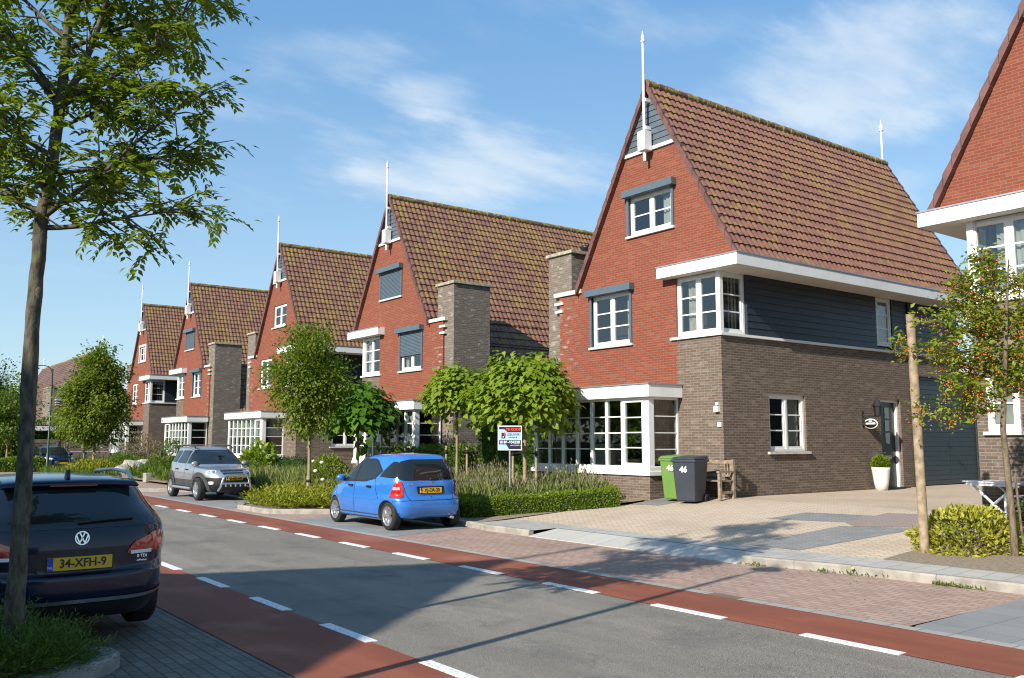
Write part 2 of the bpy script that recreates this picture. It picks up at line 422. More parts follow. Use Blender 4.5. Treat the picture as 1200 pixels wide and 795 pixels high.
def join_arrays(parts):
    Vs, Fs, o = [], [], 0
    for V, F in parts: Vs.append(V); Fs.append(F+o); o += len(V)
    return np.concatenate(Vs), np.concatenate(Fs)
def rdir(n, zbias=0.0):
    d = nrng.normal(size=(n, 3)); d[:, 2] += zbias; return nrm(d)

# ------------------------------------------------------------------ ground
def zt(x):
    if x < 10.9: return 0.0
    if x < 11.9: return .10+.02*(x-10.9)
    return .12+.38*min(1, (x-11.9)/4.9)
def sheet(name, mat, polys, dz=0.0, z=None):
    b = MB()
    for p in polys:
        xs = [q[0] for q in p]
        b.add([(x, y, (zt(x+1e-4) if z is None else z)+dz) for x, y in p], [tuple(range(len(p)))])
    return struct(b.build(name, mat, recalc=False))
def rect(x0, x1, y0, y1): return [(x0, y0), (x1, y0), (x1, y1), (x0, y1)]
# base ground: one sheet out to the horizon, following the rise from the kerb to the houses
b = MB(); xs = [-900, -60, 11.9, 12.3, 16.8, 60, 900]; zs = [-.03, -.03, -.03, .10, .46, .46, .46]
vs = [(x, y, z) for x, z in zip(xs, zs) for y in (-300, 1500)]
b.add(vs, [(2*i, 2*i+2, 2*i+3, 2*i+1) for i in range(len(xs)-1)])
struct(b.build('ground', 'ground_grass', recalc=False))
sheet('road', 'asphalt', [rect(4.07, 7.5, -40, 300)], -.004, 0)
sheet('cycle_lane', 'red_asphalt', [rect(3.0, 4.07, -40, 300), rect(7.5, 8.5, -40, 300)], 0, 0)
b = MB()
for k in range(-8, 60):
    y = 4.88+1.955*k
    b.box(7.455, 7.575, y-.51, y+.49, -.01, .004)
    y = 6.12+1.93*k
    b.box(4.01, 4.13, y-.5, y+.5, -.01, .004)
struct(b.build('road_marking', 'road_paint'))
sheet('gutter', 'gutter', [rect(8.5, 8.66, -40, 120)], .002, 0)
sheet('parking_bay', 'pink_paver', [rect(8.66, 11.6, 4.97, 60)], -.002, 0)
sheet('parking_slabs', 'grey_slab', [[(8.66, -30), (11.7, -30), (11.7, 5.0), (8.75, 4.93), (8.66, 4.9)], [(8.66, 15.4), (10.9, 16.0), (10.9, 20.6), (8.66, 20.2)], [(8.66, 24.6), (11.0, 25.2), (11.0, 32.2), (8.66, 32.0)]], .002, 0)
sheet('side_street', 'pink_paver', [rect(-30, 8.6, 50, 61)], .006, 0)
sheet('left_paving', 'grey_paver', [rect(-3.0, 3.0, -40, 120)], -.006, 0)
sheet('left_pavement', 'pavement_tile', [rect(-6.0, -1.2, -40, 120)], .06, 0)
# kerb on the house side
def kerb_line(name, pts, w=.12, h0=-.1, h1=.12, mat='kerb_stone', seg=1.0):
    b = MB(); P = [Vector((x, y, 0)) for x, y in pts]; Q = []
    for i, p in enumerate(P):                                  # mitred offset at every corner
        d0 = (p-P[i-1]).normalized() if i else None; d1 = (P[i+1]-p).normalized() if i < len(P)-1 else None
        d0 = d0 or d1; d1 = d1 or d0; n0 = Vector((d0.y, -d0.x, 0)); n1 = Vector((d1.y, -d1.x, 0)); m = (n0+n1).normalized()
        Q.append(m/max(.5, m.dot(n0)))
    for a, c, qa, qc in zip(P, P[1:], Q, Q[1:]):
        L = (c-a).length; n = max(1, round(L/seg))
        for i in range(n):
            f0, f1 = (i+.003)/n, (i+1-.003)/n
            if n == 1: f0, f1 = 0, 1
            s0, s1 = a.lerp(c, f0), a.lerp(c, f1); q0, q1 = qa.lerp(qc, f0), qa.lerp(qc, f1)
            v = [s0, s1, s1+q1*w, s0+q0*w]; top = [v[0]+q0*.018, v[1]+q1*.018, v[2], v[3]]; md = [v[0]+q0*.003, v[1]+q1*.003]
            vs = [(p.x, p.y, h0) for p in v]+[(p.x, p.y, h1) for p in top]+[(p.x, p.y, h1-.025) for p in md]
            b.add(vs, [(0, 1, 2, 3), (7, 6, 5, 4), (0, 8, 9, 1), (8, 4, 5, 9), (1, 9, 5, 6, 2), (2, 6, 7, 3), (3, 7, 4, 8, 0)])
    return struct(b.build(name, mat))
kerb_line('kerb', [(11.75, -25), (11.55, 5.0), (11.35, 7.3), (11.0, 8.9)][0:4])
kerb_line('kerb', [(10.86, 13.9), (10.83, 15.3), (10.95, 15.9), (11.02, 20.3)])
kerb_line('kerb', [(11.0, 26.3), (11.0, 32.6), (10.2, 33.6), (9.0, 34.4), (8.8, 36), (8.8, 44), (11, 46.5), (11, 80)])
# dropped kerb slabs: a row of sloping slabs, then one row of flat ones
b = MB()
ya = [8.95+i*.825 for i in range(7)]
for y0, y1 in zip(ya, ya[1:]):
    e = .004
    x0 = 10.95-.1*(y0-8.9)/5; x1 = 10.95-.1*(y1-8.9)/5
    vs = [(x0, y0+e, .012), (11.58, y0+e, .112), (11.58, y1-e, .112), (x1, y1-e, .012)]
    vs += [(x, y, -.1) for x, y, z in vs]
    b.add(vs, [(0, 1, 2, 3), (7, 6, 5, 4), (0, 4, 5, 1), (1, 5, 6, 2), (2, 6, 7, 3), (3, 7, 4, 0)])
struct(b.build('dropped_kerb', 'drop_slab'))
sheet('pavement', 'pavement_tile', [[(11.58, 8.9), (12.02, 8.9), (12.02, 15.9), (11.58, 15.9)], [(11.12, 8.9), (11.45, 7.4), (11.65, 5), (11.86, -25), (12.45, -25), (12.35, 5), (12.15, 7.3), (12.02, 8.9)], [(10.95, 13.9), (11.58, 13.9), (11.58, 15.9), (11.06, 15.9)]], .004)
sheet('driveway', 'tan_paver', [[(12.02, 7.3), (16.8, 7.3), (16.8, 15.5), (14.9, 15.3), (12.02, 16.9)]], .002)
sheet('driveway', 'tan_paver', [[(16.8, 7.0), (30, 7.0), (30, 14.2), (16.8, 14.2)], rect(16.8, 30, 34.5, 39)], .002)
sheet('driveway_band', 'dark_paver', [[(14.55, 11.15), (15.62, 10.98), (15.84, 9.29), (15.39, 8.9), (14.9, 9.49)], [(12.1, 9.7), (14.45, 9.47), (14.84, 8.2), (12.1, 8.68)], [(16.1, 8.72), (16.75, 8.55), (16.75, 7.6), (15.7, 7.7)], [(14.95, 15.28), (16.75, 15.45), (16.75, 14.6), (15.1, 14.5)]], .006)
sheet('driveway_band', 'mix_paver', [[(14.85, 9.62), (16.2, 9.6), (16.4, 8.7), (15.0, 8.15), (14.5, 9.2)]], .009)
sheet('flower_bed', 'soil', [[(12.25, 1), (16.7, 1), (16.7, 7.3), (12.15, 7.3)]], .006)
sheet('garden_soil', 'soil', [[(11.15, 16.0), (16.8, 15.5), (16.8, 34.5), (11.15, 34.5)], [(11.15, 39), (16.8, 39), (16.8, 80), (11.15, 80)]], -.01)
sheet('planting_island', 'soil', [[(9.0, 22.2), (11.0, 20.7), (11.15, 26.3), (9.0, 24.3)]], .09, 0)
kerb_line('kerb', [(11.0, 20.5), (9.75, 21.3), (9.0, 21.95), (8.84, 22.3), (8.84, 24.1), (9.1, 24.6), (11.0, 26.2)][::-1][::-1], mat='kerb_stone', w=.14)
# foreground planter, near left
kerb_line('kerb', [(-1.0, 6.55), (.55, 7.16), (1.62, 7.62), (1.88, 7.8), (2.0, 8.0), (1.98, 8.2), (1.8, 8.32), (-1.0, 8.36)][::-1], w=.14, mat='kerb_dark', seg=.9)
sheet('planter_soil', 'soil', [[(-1.0, 6.6), (.55, 7.2), (1.6, 7.66), (1.86, 7.84), (1.9, 8.1), (1.75, 8.3), (-1.0, 8.3)]], .07, 0)

# ------------------------------------------------------------------ houses
XF = 16.78; ZB = .5
def wall_holes(b, outline, holes, T, d0, d1, mi=0):
    """flat wall with rectangular or polygonal openings, extruded from d0 to d1"""
    bm = bmesh.new()
    loops = [outline]+holes; edges = []
    for lp in loops:
        vv = [bm.verts.new((a, c, 0)) for a, c in lp]
        for i in range(len(vv)): edges.append(bm.edges.new((vv[i], vv[(i+1) % len(vv)])))
    bmesh.ops.triangle_fill(bm, use_beauty=True, use_dissolve=False, edges=edges)
    bm.verts.ensure_lookup_table(); bm.verts.index_update()
    P = [(v.co.x, v.co.y) for v in bm.verts]; n = len(P)
    fs = [tuple(v.index for v in f.verts) for f in bm.faces]
    vs = [T(a, d0, c) for a, c in P]+[T(a, d1, c) for a, c in P]
    out = fs + [tuple(i+n for i in f[::-1]) for f in fs]
    for e in bm.edges:
        if len(e.link_faces) == 1:
            i, j = e.verts[0].index, e.verts[1].index; out.append((i, j, j+n, i+n))
    b.add(vs, out, mi); bm.free()
def rc(a0, a1, c0, c1): return [(a0, c0), (a1, c0), (a1, c1), (a0, c1)]

def window_set(parent, T, a0, a1, z0, z1, cols, rows, name='window', fr=.065, fd=(.06, .15), casement=True, sill=True, shutter=None, curtain=None, room=.7, sill_d=-.07, label=None, back='interior_dark', lintel=False):
    """frame, sashes and bars with the pane, sill, shutter and curtain as children; T(a, depth, z)"""
    b = MB(); g = MB()
    d0, d1 = fd
    b.box(a0, a0+fr, d0, d1, z0, z1, T); b.box(a1-fr, a1, d0, d1, z0, z1, T)
    b.box(a0+fr, a1-fr, d0, d1, z0, z0+fr, T); b.box(a0+fr, a1-fr, d0, d1, z1-fr, z1, T)
    w = (a1-a0-2*fr)/cols
    for c in range(cols):
        p0, p1 = a0+fr+c*w, a0+fr+(c+1)*w
        if c: b.box(p0-fr*.5, p0+fr*.5, d0, d1, z0+fr, z1-fr, T)
        s = .05 if casement else 0
        q0, q1 = p0+(fr*.5 if c else 0), p1-(fr*.5 if c < cols-1 else 0)
        zz0, zz1 = z0+fr, z1-fr
        if casement:
            b.box(q0, q0+s, d0+.012, d1-.02, zz0, zz1, T); b.box(q1-s, q1, d0+.012, d1-.02, zz0, zz1, T)
            b.box(q0+s, q1-s, d0+.012, d1-.02, zz0, zz0+s*1.2, T); b.box(q0+s, q1-s, d0+.012, d1-.02, zz1-s, zz1, T)
            zz0 += s*1.2; zz1 -= s
        for r in range(1, rows):
            z = zz0+(zz1-zz0)*r/rows
            b.box(q0+s, q1-s, d0+.025, d0+.055, z-.016, z+.016, T)
        g.add([T(q0+s*.5, d0+.042, zz0), T(q1-s*.5, d0+.042, zz0), T(q1-s*.5, d0+.042, zz1), T(q0+s*.5, d0+.042, zz1)], [(0, 1, 2, 3)])
    if lintel:
        b.box(a0-.12, a1+.12, -.05, .05, z1-.01, z1+.12, T); b.box(a0-.1, a0+.0, -.03, .05, z0, z1-.01, T); b.box(a1-.0, a1+.1, -.03, .05, z0, z1-.01, T)
    o = b.build(name, 'white_paint', parent)
    if label: o['label'] = label
    g.build('pane', 'window_glass', o)
    if sill: MB().box(a0-.1, a1+.1, sill_d, d0+.02, z0-.065, z0-.003, T).build('sill', 'stone_sill', o)
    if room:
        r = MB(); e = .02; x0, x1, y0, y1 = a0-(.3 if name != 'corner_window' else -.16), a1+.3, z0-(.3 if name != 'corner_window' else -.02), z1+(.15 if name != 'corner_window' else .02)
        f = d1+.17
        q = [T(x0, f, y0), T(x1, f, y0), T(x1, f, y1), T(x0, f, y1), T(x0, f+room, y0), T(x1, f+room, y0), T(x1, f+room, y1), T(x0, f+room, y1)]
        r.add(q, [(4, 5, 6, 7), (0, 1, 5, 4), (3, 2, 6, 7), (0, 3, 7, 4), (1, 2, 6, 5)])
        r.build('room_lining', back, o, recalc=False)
    if curtain:
        k = MB(); n = 14
        for s0, s1, zb, mat_ in curtain:
            pass
        for s0, s1, zb, mat_ in curtain:
            k = MB(); A0 = a0+(a1-a0)*s0; A1 = a0+(a1-a0)*s1; n = max(6, int((A1-A0)/.035)); f = d1+.05
            vs = []
            for i in range(n+1):
                a = A0+(A1-A0)*i/n; dd = f+.022*math.sin(i*1.9)+.01*math.sin(i*.7)
                vs += [T(a, dd, z0+(z1-z0)*zb), T(a, dd, z1-.02)]
            k.add(vs, [(2*i, 2*i+2, 2*i+3, 2*i+1) for i in range(n)], smooth=True)
            k.build('curtain', mat_, o, recalc=False)
    if shutter:
        s = MB(); zt_, frac = shutter
        s.box(a0-.17, a1+.12, -.19, .04, z1-.01, z1+.17, T)
        s.box(a0-.075, a0-.0, -.045, .05, z0, z1-.01, T); s.box(a1, a1+.075, -.045, .05, z0, z1-.01, T)
        if frac > 0:
            zb = z1-(z1-z0)*frac; n = max(1, int((z1-zb)/.05)); hh = (z1-zb)/n
            for i in range(n):
                s.prism([(-.012, zb+i*hh), (-.026, zb+i*hh+.25*hh), (-.026, zb+i*hh+.75*hh), (-.012, zb+(i+1)*hh), (.02, zb+(i+1)*hh), (.02, zb+i*hh)], a0, a1, lambda d, z, a: T(a, d, z))
        s.build('roller_shutter', 'shutter_grey', o)
    return o

SL = 1.78; ZA = 11.3
def roof_grid(b, T, o0, o1, x0, x1, side):
    """pantile slope from ridge offset o0 to eave offset o1; course steps and tile waves are real geometry"""
    ln = math.hypot(1, SL); nS = Vector((0, side*SL/ln, 1/ln))
    course = .30/ln
    ncol = round((x1-x0)/.21); prof = [0, .016, .03, .03, .012]
    rows = []
    k = 0; o = o0
    while o < o1-1e-4:
        oe = min(o+course, o1); rows.append((o, .004)); rows.append((oe, .042)); o = oe
    xsamp = [(x0+(c+j/5)*(x1-x0)/ncol, prof[j]) for c in range(ncol) for j in range(5)]+[(x1, prof[0])]
    vs = []
    for (oo, h) in rows:
        for x, p in xsamp:
            hh = h+p; z = ZA-SL*oo-ZB
            vs.append(T(x, oo+nS.y*side*hh, z+nS.z*hh))
    n = len(xsamp); fs = []
    for i in range(len(rows)-1):
        for j in range(n-1): fs.append((i*n+j, i*n+j+1, (i+1)*n+j+1, (i+1)*n+j))
    b.add(vs, fs, 0, False)
    e = .03
    b.add([T(x0, o0, ZA-SL*o0-ZB-e), T(x1, o0, ZA-SL*o0-ZB-e), T(x1, o1, ZA-SL*o1-ZB-e), T(x0, o1, ZA-SL*o1-ZB-e)], [(0, 1, 2, 3)])

def house_shell(m, label, loc, group, roofmat='roof_tile'):
    """m=+1: corner window towards -Y; m=-1 mirrored. Local: x = depth behind the facade, y = m*o, z above the pad"""
    H = thing('brick_house', label, 'house', loc, 0, group)
    TF = lambda o, d, z: (d, m*o, z-ZB)              # facade plane: along, depth, height
    TSd = lambda x, d, z: (x, m*(-2.2+d), z-ZB)        # corner side wall
    # red gable wall
    b = MB()
    out = [(-.79, 2.9), (3.78, 2.9), (3.78, 6.05), (2.84, 6.10), (.965, 9.45), (-.965, 9.45), (-2.82, 6.13), (-2.2, 5.96), (-.79, 5.96)]
    wall_holes(b, out, [rc(-.72, .83, 7.3, 8.36), rc(.85, 2.36, 4.42, 5.85)], TF, 0, .3)
    b.build('gable_wall', 'red_brick', H)
    # brown corner and side walls
    b = MB()
    b.prism([(-2.2, .2), (-.79, .2), (-.79, 4.35), (-2.2, 4.35)], 0, .3, lambda o, z, d: TF(o, d, z))
    wall_holes(b, [(.3, .2), (13.2, .2), (13.2, 3.95), (11.3, 3.95), (11.3, 4.35), (.3, 4.35)], [rc(1.75, 3.25, 1.57, 3.0), [(6.75, .2+.28), (7.8, .2+.28), (7.8, 3.0), (6.75, 3.0)], rc(8.62, 12.4, .5, 3.75)], TSd, 0, .3)
    b.box(.36, 11.0, 4.2, 4.35, .2, 3.2, lambda d, o, z: TF(o, d, z))
    b.box(11.3, 13.2, -1.9, 3.5, 3.8, 3.95, lambda d, o, z: TF(o, d, z))
    b.box(13.0, 13.2, -1.9, 3.5, .2, 3.8, lambda d, o, z: TF(o, d, z))
    b.build('side_wall', 'brown_brick', H)
    b = MB(); wall_holes(b, [(-1.92, .2), (4.2, .2), (4.2, 3.4), (0, 11.0), (-1.92, 7.4)], [], TF, 11.0, 11.29)
    b.build('rear_wall', 'red_brick', H)
    # bay plinth
    b = MB()
    b.box(-.79, 3.7, -1.04, -.84, .2, 1.0, TF); b.box(-.79, -.59, -.84, 0, .2, 1.0, TF); b.box(3.5, 3.7, -.84, 0, .2, 1.0, TF)
    b.build('bay_plinth', 'brown_brick', H)
    # chimney and coping
    b = MB(); b.box(.07, 1.6, 3.31, 4.36, .2, 7.28, lambda d, o, z: TF(o, d, z)); c = b.build('chimney', 'chimney_brick', H)
    b = MB(); b.box(.0, 1.67, 3.24, 4.43, 7.28, 7.38, lambda d, o, z: TF(o, d, z)); b.build('coping', 'coping_stone', c, bevel=.015)
    if m > 0:
      b = MB(); b.lathe([(.13, 7.38), (.13, 7.62), (.16, 7.63), (.16, 7.72), (0, 7.74)], 10, (0, 0, -ZB)); o = b.build('flue', 'black_metal', c); o.location = (1.1, m*3.83, 0)
    # stepped stone corbels at the chimney-side shoulder
    b = MB()
    b.box(2.78, 3.98, -.06, .16, 6.02, 6.14, TF); b.box(3.58, 3.96, -.05, .1, 5.78, 5.86, TF); b.box(3.6, 3.94, -.05, .1, 5.55, 5.63, TF)
    b.build('corbel_stones', 'stone_sill', H)
    # roof
    b = MB()
    TR = lambda s: (lambda x, o, z: (x, m*s*o, z))
    roof_grid(b, TR(-1), .06, 2.85, -.09, 11.4, 1)
    roof_grid(b, TR(1), .06, 2.88, -.09, 11.4, 1)
    roof_grid(b, TR(1), 2.88, 3.38, .31, 11.4, 1); roof_grid(b, TR(1), 3.38, 4.62, 1.6, 11.4, 1)
    rf = b.build('roof', roofmat, H, recalc=False)
    for x in (-.13, 11.32):                           # verge tiles, front and back
        b = MB()
        for s in (-1, 1):
            oe = 2.9 if (s < 0 or x < 0) else 4.6
            k = round(oe/.195)
            for i in range(k):
                o0, o1 = oe*i/k, oe*(i+1)/k+.015
                for lift, tk in ((0, .0),):
                    h0, h1 = .035, .075
                    z0, z1 = ZA-SL*o0-ZB, ZA-SL*o1-ZB
                    xs_ = (x-.02, x+.19)
                    vs = []
                    for xx in xs_:
                        vs += [(xx, m*s*o0, z0+h0), (xx, m*s*o1, z1+h1+.02), (xx, m*s*(o1-.0), z1-.17), (xx, m*s*o0, z0-.19)]
                    b.add(vs, [(0, 1, 2, 3), (7, 6, 5, 4), (0, 4, 5, 1), (1, 5, 6, 2), (2, 6, 7, 3), (3, 7, 4, 0)])
        b.build('verge_tiles', 'verge_tile', rf)
    b = MB()
    for i in range(30):
        x0 = -.14+i*11.56/30; r0, r1 = .125, .14
        b.tube([(x0, 0, ZA-ZB-.03), (x0+.42, 0, ZA-ZB-.03)], [r1, r0], 10)
    b.build('ridge_tiles', 'ridge_tile', rf)
    # dark boarded top of the gable with a white band under it
    b = MB()
    z = 9.56
    while z < 11.0:
        z2 = min(z+.165, 11.08); w0 = (11.13-z)/SL; w1 = max(.02, (11.13-z2)/SL)
        b.add([TF(-w0, -.035, z), TF(w0, -.035, z), TF(w1, -.012, z2), TF(-w1, -.012, z2), TF(-w0, .2, z), TF(w0, .2, z), TF(w1, .2, z2), TF(-w1, .2, z2)], [(0, 1, 2, 3), (7, 6, 5, 4), (0, 4, 5, 1), (1, 5, 6, 2), (2, 6, 7, 3), (3, 7, 4, 0)])
        z = z2
    c = b.build('gable_cladding', 'slate_cladding', H)
    MB().box(-.96, .96, -.06, .15, 9.47, 9.56, TF).build('band', 'white_trim', c)
    # flagpole in front of the apex, finial at the back
    b = MB()
    b.tube([TF(0, -.22, 9.15), TF(0, -.22, 9.45)], .045, 8); b.tube([TF(0, -.22, 9.9), TF(0, -.22, 12.45)], [.04, .032], 8)
    b.lathe([(.032, 12.4), (.06, 12.43), (.06, 12.46), (.03, 12.5), (.055, 12.56), (.03, 12.62), (0, 12.74)], 10, (-.22, 0, -ZB))
    fp = b.build('flagpole', 'white_paint', H)
    MB().box(-.13, .13, -.35, -.08, 9.42, 9.95, TF).build('pole_box', 'white_paint', fp, bevel=.01)
    for zb_ in (10.02, 10.78): MB().box(-.05, .05, -.2, .0, zb_, zb_+.09, TF).build('bracket', 'white_paint', fp)
    b = MB(); b.tube([(11.3, 0, ZA-ZB), (11.3, 0, 12.45-ZB)], .035, 8); b.lathe([(.035, 12.4), (.09, 12.45), (.05, 12.5), (.08, 12.57), (.03, 12.64), (0, 12.85)], 10, (11.3, 0, -ZB)); b.build('finial', 'white_paint', H)
    # L-shaped eave slab: front return over the corner window, then along the side
    b = MB()
    E3 = lambda d, o, z: TF(o, d, z)
    b.box(-.3, 0, -2.98, -.42, 5.93, 6.21, E3); b.box(.0, 11.4, -2.98, -2.1, 5.93, 6.21, E3)
    e = b.build('eave_slab', 'white_trim', H)
    b = MB(); b.box(-.27, 11.37, -2.95, -2.22, 5.922, 5.928, E3); b.box(-.27, -.005, -2.22, -.45, 5.922, 5.928, E3); b.build('soffit', 'soffit', e)
    b = MB(); b.box(-.32, 11.42, -3.0, -2.96, 6.205, 6.235, E3); b.box(-.32, -.28, -2.96, -.40, 6.205, 6.235, E3); b.build('drip_edge', 'zinc', e)
    # lower eave, chimney side
    MB().box(1.62, 11.4, 4.2, 4.68, 3.02, 3.16, E3).build('lower_eave', 'white_trim', H)
    # navy weatherboard on the upper side wall
    b = MB()
    for x0, x1 in ((.98, 6.72), (7.53, 8.2), (8.2, 11.3)):
        z = 4.43
        while z < 5.92:
            z2 = min(z+.17, 5.925)
            b.prism([(-.03, z), (-.012, z2), (.05, z2), (.05, z)], x0+.002, x1-.002, lambda d, zz, x: TSd(x, d, zz))
            z = z2
    b.build('side_cladding', 'navy_siding', H)
    b = MB(); wall_holes(b, rc(.98, 11.3, 4.4, 5.95), [rc(6.72, 7.53, 4.5, 5.94)], TSd, .055, .25); b.build('cladding_backing', 'navy_siding', H)
    b = MB(); b.box(-.06, 11.32, -.07, .2, 4.352, 4.415, TSd)
    b.box(-2.2+.2, -.62, -.07, .2, 4.352, 4.415, TF)
    b.build('sill_band', 'white_trim', H)
    b = MB(); b.tube([TSd(8.4, -.05, .5), TSd(8.4, -.05, 5.9)], .04, 8); b.build('downpipe', 'garage_green', H)
    # front door
    b = MB(); b.box(6.83, 7.72, .16, .22, .52, 2.93, TSd)
    dr = b.build('door', 'door_black', H)
    b = MB()
    for i in range(3): b.box(7.2, 7.42, .145, .165, 1.75+i*.36, 2.06+i*.36, TSd)
    b.build('pane', 'window_glass', dr); MB().box(7.14, 7.48, .14, .165, 1.32, 1.42, TSd).build('letterbox', 'zinc', dr)
    b = MB(); b.tube([TSd(6.93, .16, 1.5), TSd(6.93, .09, 1.5), TSd(7.06, .09, 1.5)], .014, 6); b.build('handle', 'zinc', dr)
    b = MB(); b.box(6.752, 6.83, .08, .24, .5, 2.998, TSd); b.box(7.72, 7.798, .08, .24, .5, 2.998, TSd); b.box(6.83, 7.72, .08, .24, 2.93, 2.998, TSd); b.build('frame', 'white_paint', dr)
    MB().box(6.7, 7.85, -.18, .2, .44, .53, TSd).build('doorstep', 'grey_plastic', dr)
    # garage door: two leaves of horizontal boards
    b = MB()
    for x0, x1 in ((8.66, 10.68), (10.7, 12.36)):
        z = .52
        while z < 3.7:
            z2 = min(z+.142, 3.72)
            b.prism([(.094, z+.006), (.09, z+.010), (.09, z2-.006), (.094, z2), (.16, z2), (.16, z+.0)], x0, x1, lambda d, zz, x: TSd(x, d, zz)); z = z2
    b.box(8.62, 8.66, .05, .2, .5, 3.75, TSd); b.box(12.36, 12.4, .05, .2, .5, 3.75, TSd); b.box(8.66, 12.36, .05, .2, 3.72, 3.75, TSd)
    gd = b.build('garage_door', 'garage_green', H)
    b = MB(); b.tube([TSd(10.45, .1, 1.75), TSd(10.45, .04, 1.75), TSd(10.6, .04, 1.75)], .018, 6); b.build('handle', 'black_metal', gd); b = MB(); b.lathe([(.05, .0), (.05, .03), (0, .04)], 10, TSd(11.3, .05, 1.15), 'z'); b.build('handle', 'black_metal', gd)
    # bay roof fascia
    b = MB()
    b.box(-.95, 3.86, -1.2, -.01, 2.9, 3.2, TF)
    f = b.build('bay_fascia', 'white_trim', H)
    MB().box(-.98, 3.89, -1.23, -.02, 3.2, 3.23, TF).build('drip_edge', 'zinc', f)
    return H, TF, TSd

def bay(H, m, TF, curtains, label=None):
    b = MB(); g = MB()
    z0, z1 = 1.2, 2.9
    b.box(-.85, 3.76, -1.1, -.001, 1.0, 1.09, TF); b.box(-.82, 3.73, -1.07, -.002, 1.09, 1.2, TF)
    ob = b.build('bay_window', 'white_paint', H)
    # front: one casement plus six lights; side: one or two lights; four rows
    def lights(T, a0, a1, spec, corner=True):
        fb = MB(); gb = MB(); a = a0; tot = sum(s for s, _ in spec); k = (a1-a0)/tot
        for (s, cas) in spec:
            w = s*k; p0, p1 = a, a+w; a = p1
            fb.box(p0, p0+.045, 0, .09, z0, z1, T); fb.box(p1-.045, p1, 0, .09, z0, z1, T)
            q0, q1, y0, y1 = p0+.045, p1-.045, z0+.02, z1-.06
            fb.box(q0, q1, 0, .09, z0, y0, T); fb.box(q0, q1, 0, .09, y1, z1, T)
            if cas:
                fb.box(q0, q0+.06, -.012, .07, y0, y1, T); fb.box(q1-.06, q1, -.012, .07, y0, y1, T); fb.box(q0+.06, q1-.06, -.012, .07, y0, y0+.075, T); fb.box(q0+.06, q1-.06, -.012, .07, y1-.06, y1, T)
                q0 += .06; q1 -= .06; y0 += .075; y1 -= .06
            for r in range(1, 4):
                z = y0+(y1-y0)*r/4; fb.box(q0, q1, .018, .05, z-.014, z+.014, T)
            gb.add([T(q0, .035, y0), T(q1, .035, y0), T(q1, .035, y1), T(q0, .035, y1)], [(0, 1, 2, 3)])
        return fb, gb
    Tf = lambda a, d, z: TF(a, -1.04+d, z)
    Ts = lambda a, d, z: TF(-.79+d, -a, z)
    Te = lambda a, d, z: TF(3.7-d, -a, z)
    fr = MB(); pn = MB()
    for T, a0, a1, spec in ((Tf, -.66, 3.57, [(.86, 1)]+[(.62, 0)]*5+[(.6, 0)]), (Ts, .0, .91, [(1, 0)]), (Te, .0, .91, [(1, 0)])):
        f_, g_ = lights(T, a0, a1, spec)
        fr.add(f_.v, f_.f); pn.add(g_.v, g_.f)
    for a in (-.79, 3.57): fr.box(a, a+.13, -1.04, -.91, z0, z1, TF)
    fr.build('frame', 'white_paint', ob); pn.build('pane', 'window_glass', ob, recalc=False)
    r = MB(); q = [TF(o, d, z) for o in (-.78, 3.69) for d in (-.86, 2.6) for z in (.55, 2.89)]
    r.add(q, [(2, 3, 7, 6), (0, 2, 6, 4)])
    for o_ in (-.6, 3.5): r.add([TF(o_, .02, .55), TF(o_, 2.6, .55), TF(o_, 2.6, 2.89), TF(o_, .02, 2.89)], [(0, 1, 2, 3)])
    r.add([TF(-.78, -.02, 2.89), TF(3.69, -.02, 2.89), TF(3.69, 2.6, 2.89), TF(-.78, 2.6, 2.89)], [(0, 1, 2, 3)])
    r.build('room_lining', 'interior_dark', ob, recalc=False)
    for (plane, s0, s1, zb, zt_, mat_) in curtains:
        T, a0, a1 = (Tf, -.6, 3.5) if plane == 'f' else (Ts, .05, .9)
        k = MB(); A0 = a0+(a1-a0)*s0; A1 = a0+(a1-a0)*s1; n = max(6, int((A1-A0)/.03)); vs = []
        for i in range(n+1):
            a = A0+(A1-A0)*i/n; dd = .2+.03*math.sin(i*1.7)+.012*math.sin(i*.63)
            vs += [T(a, dd, z0+(z1-z0)*zb), T(a, dd, z0+(z1-z0)*zt_)]
        k.add(vs, [(2*i, 2*i+2, 2*i+3, 2*i+1) for i in range(n)], smooth=True); k.build('curtain', mat_, ob, recalc=False)
    return ob

APEX = dict(A=16.2, B=30.1, C=40.85, D=54.6, E=65.0, Z=5.87)
LAB = dict(A='red brick house with steep tiled roof, corner window and two wheelie bins in front',
           B='red brick house with its blue-grey roller shutters lowered, second from the house with the bins',
           C='red brick house behind the round-crowned street tree, its top window white without a shutter',
           D='red brick house behind the silver car, with one shutter lowered at the top window',
           E='last brick house of the row, with a white-framed top window, behind the large street tree',
           Z='red brick house cut off by the right edge of the photo, behind the berry tree')
GRP = 'steep-roofed brick houses along the street'
HA, TA, SA = house_shell(1, LAB['A'], (XF, APEX['A'], ZB), GRP, 'roof_tile')
HB, TB, SB = house_shell(-1, LAB['B'], (XF, APEX['B'], ZB), GRP, 'roof_tile_mossy')
def clone(src, key, label=None, loc=None, rz=0, group=GRP):
    h = copy_tree(src); h.location = loc or (XF, APEX[key], ZB); h.rotation_euler = (0, 0, rz); h['label'] = label or LAB[key]; h['group'] = group
    return h
HC = clone(HA, 'C'); HD = clone(HB, 'D'); HE = clone(HA, 'E'); HZ = clone(HB, 'Z')
HC2 = clone(HA, None, 'wide brick house across the street whose gable shades the road', (-10.5, 6.7, .1), math.pi, 'houses off the street row')
HC2.scale = (1, 1.8, 1)
HF = clone(HA, None, 'distant house seen gable-on with a long plain brown roof slope behind the street lamp', (21.2, 98, .3), R(90), 'houses off the street row'); HF.scale = (2.8, 1, 1)
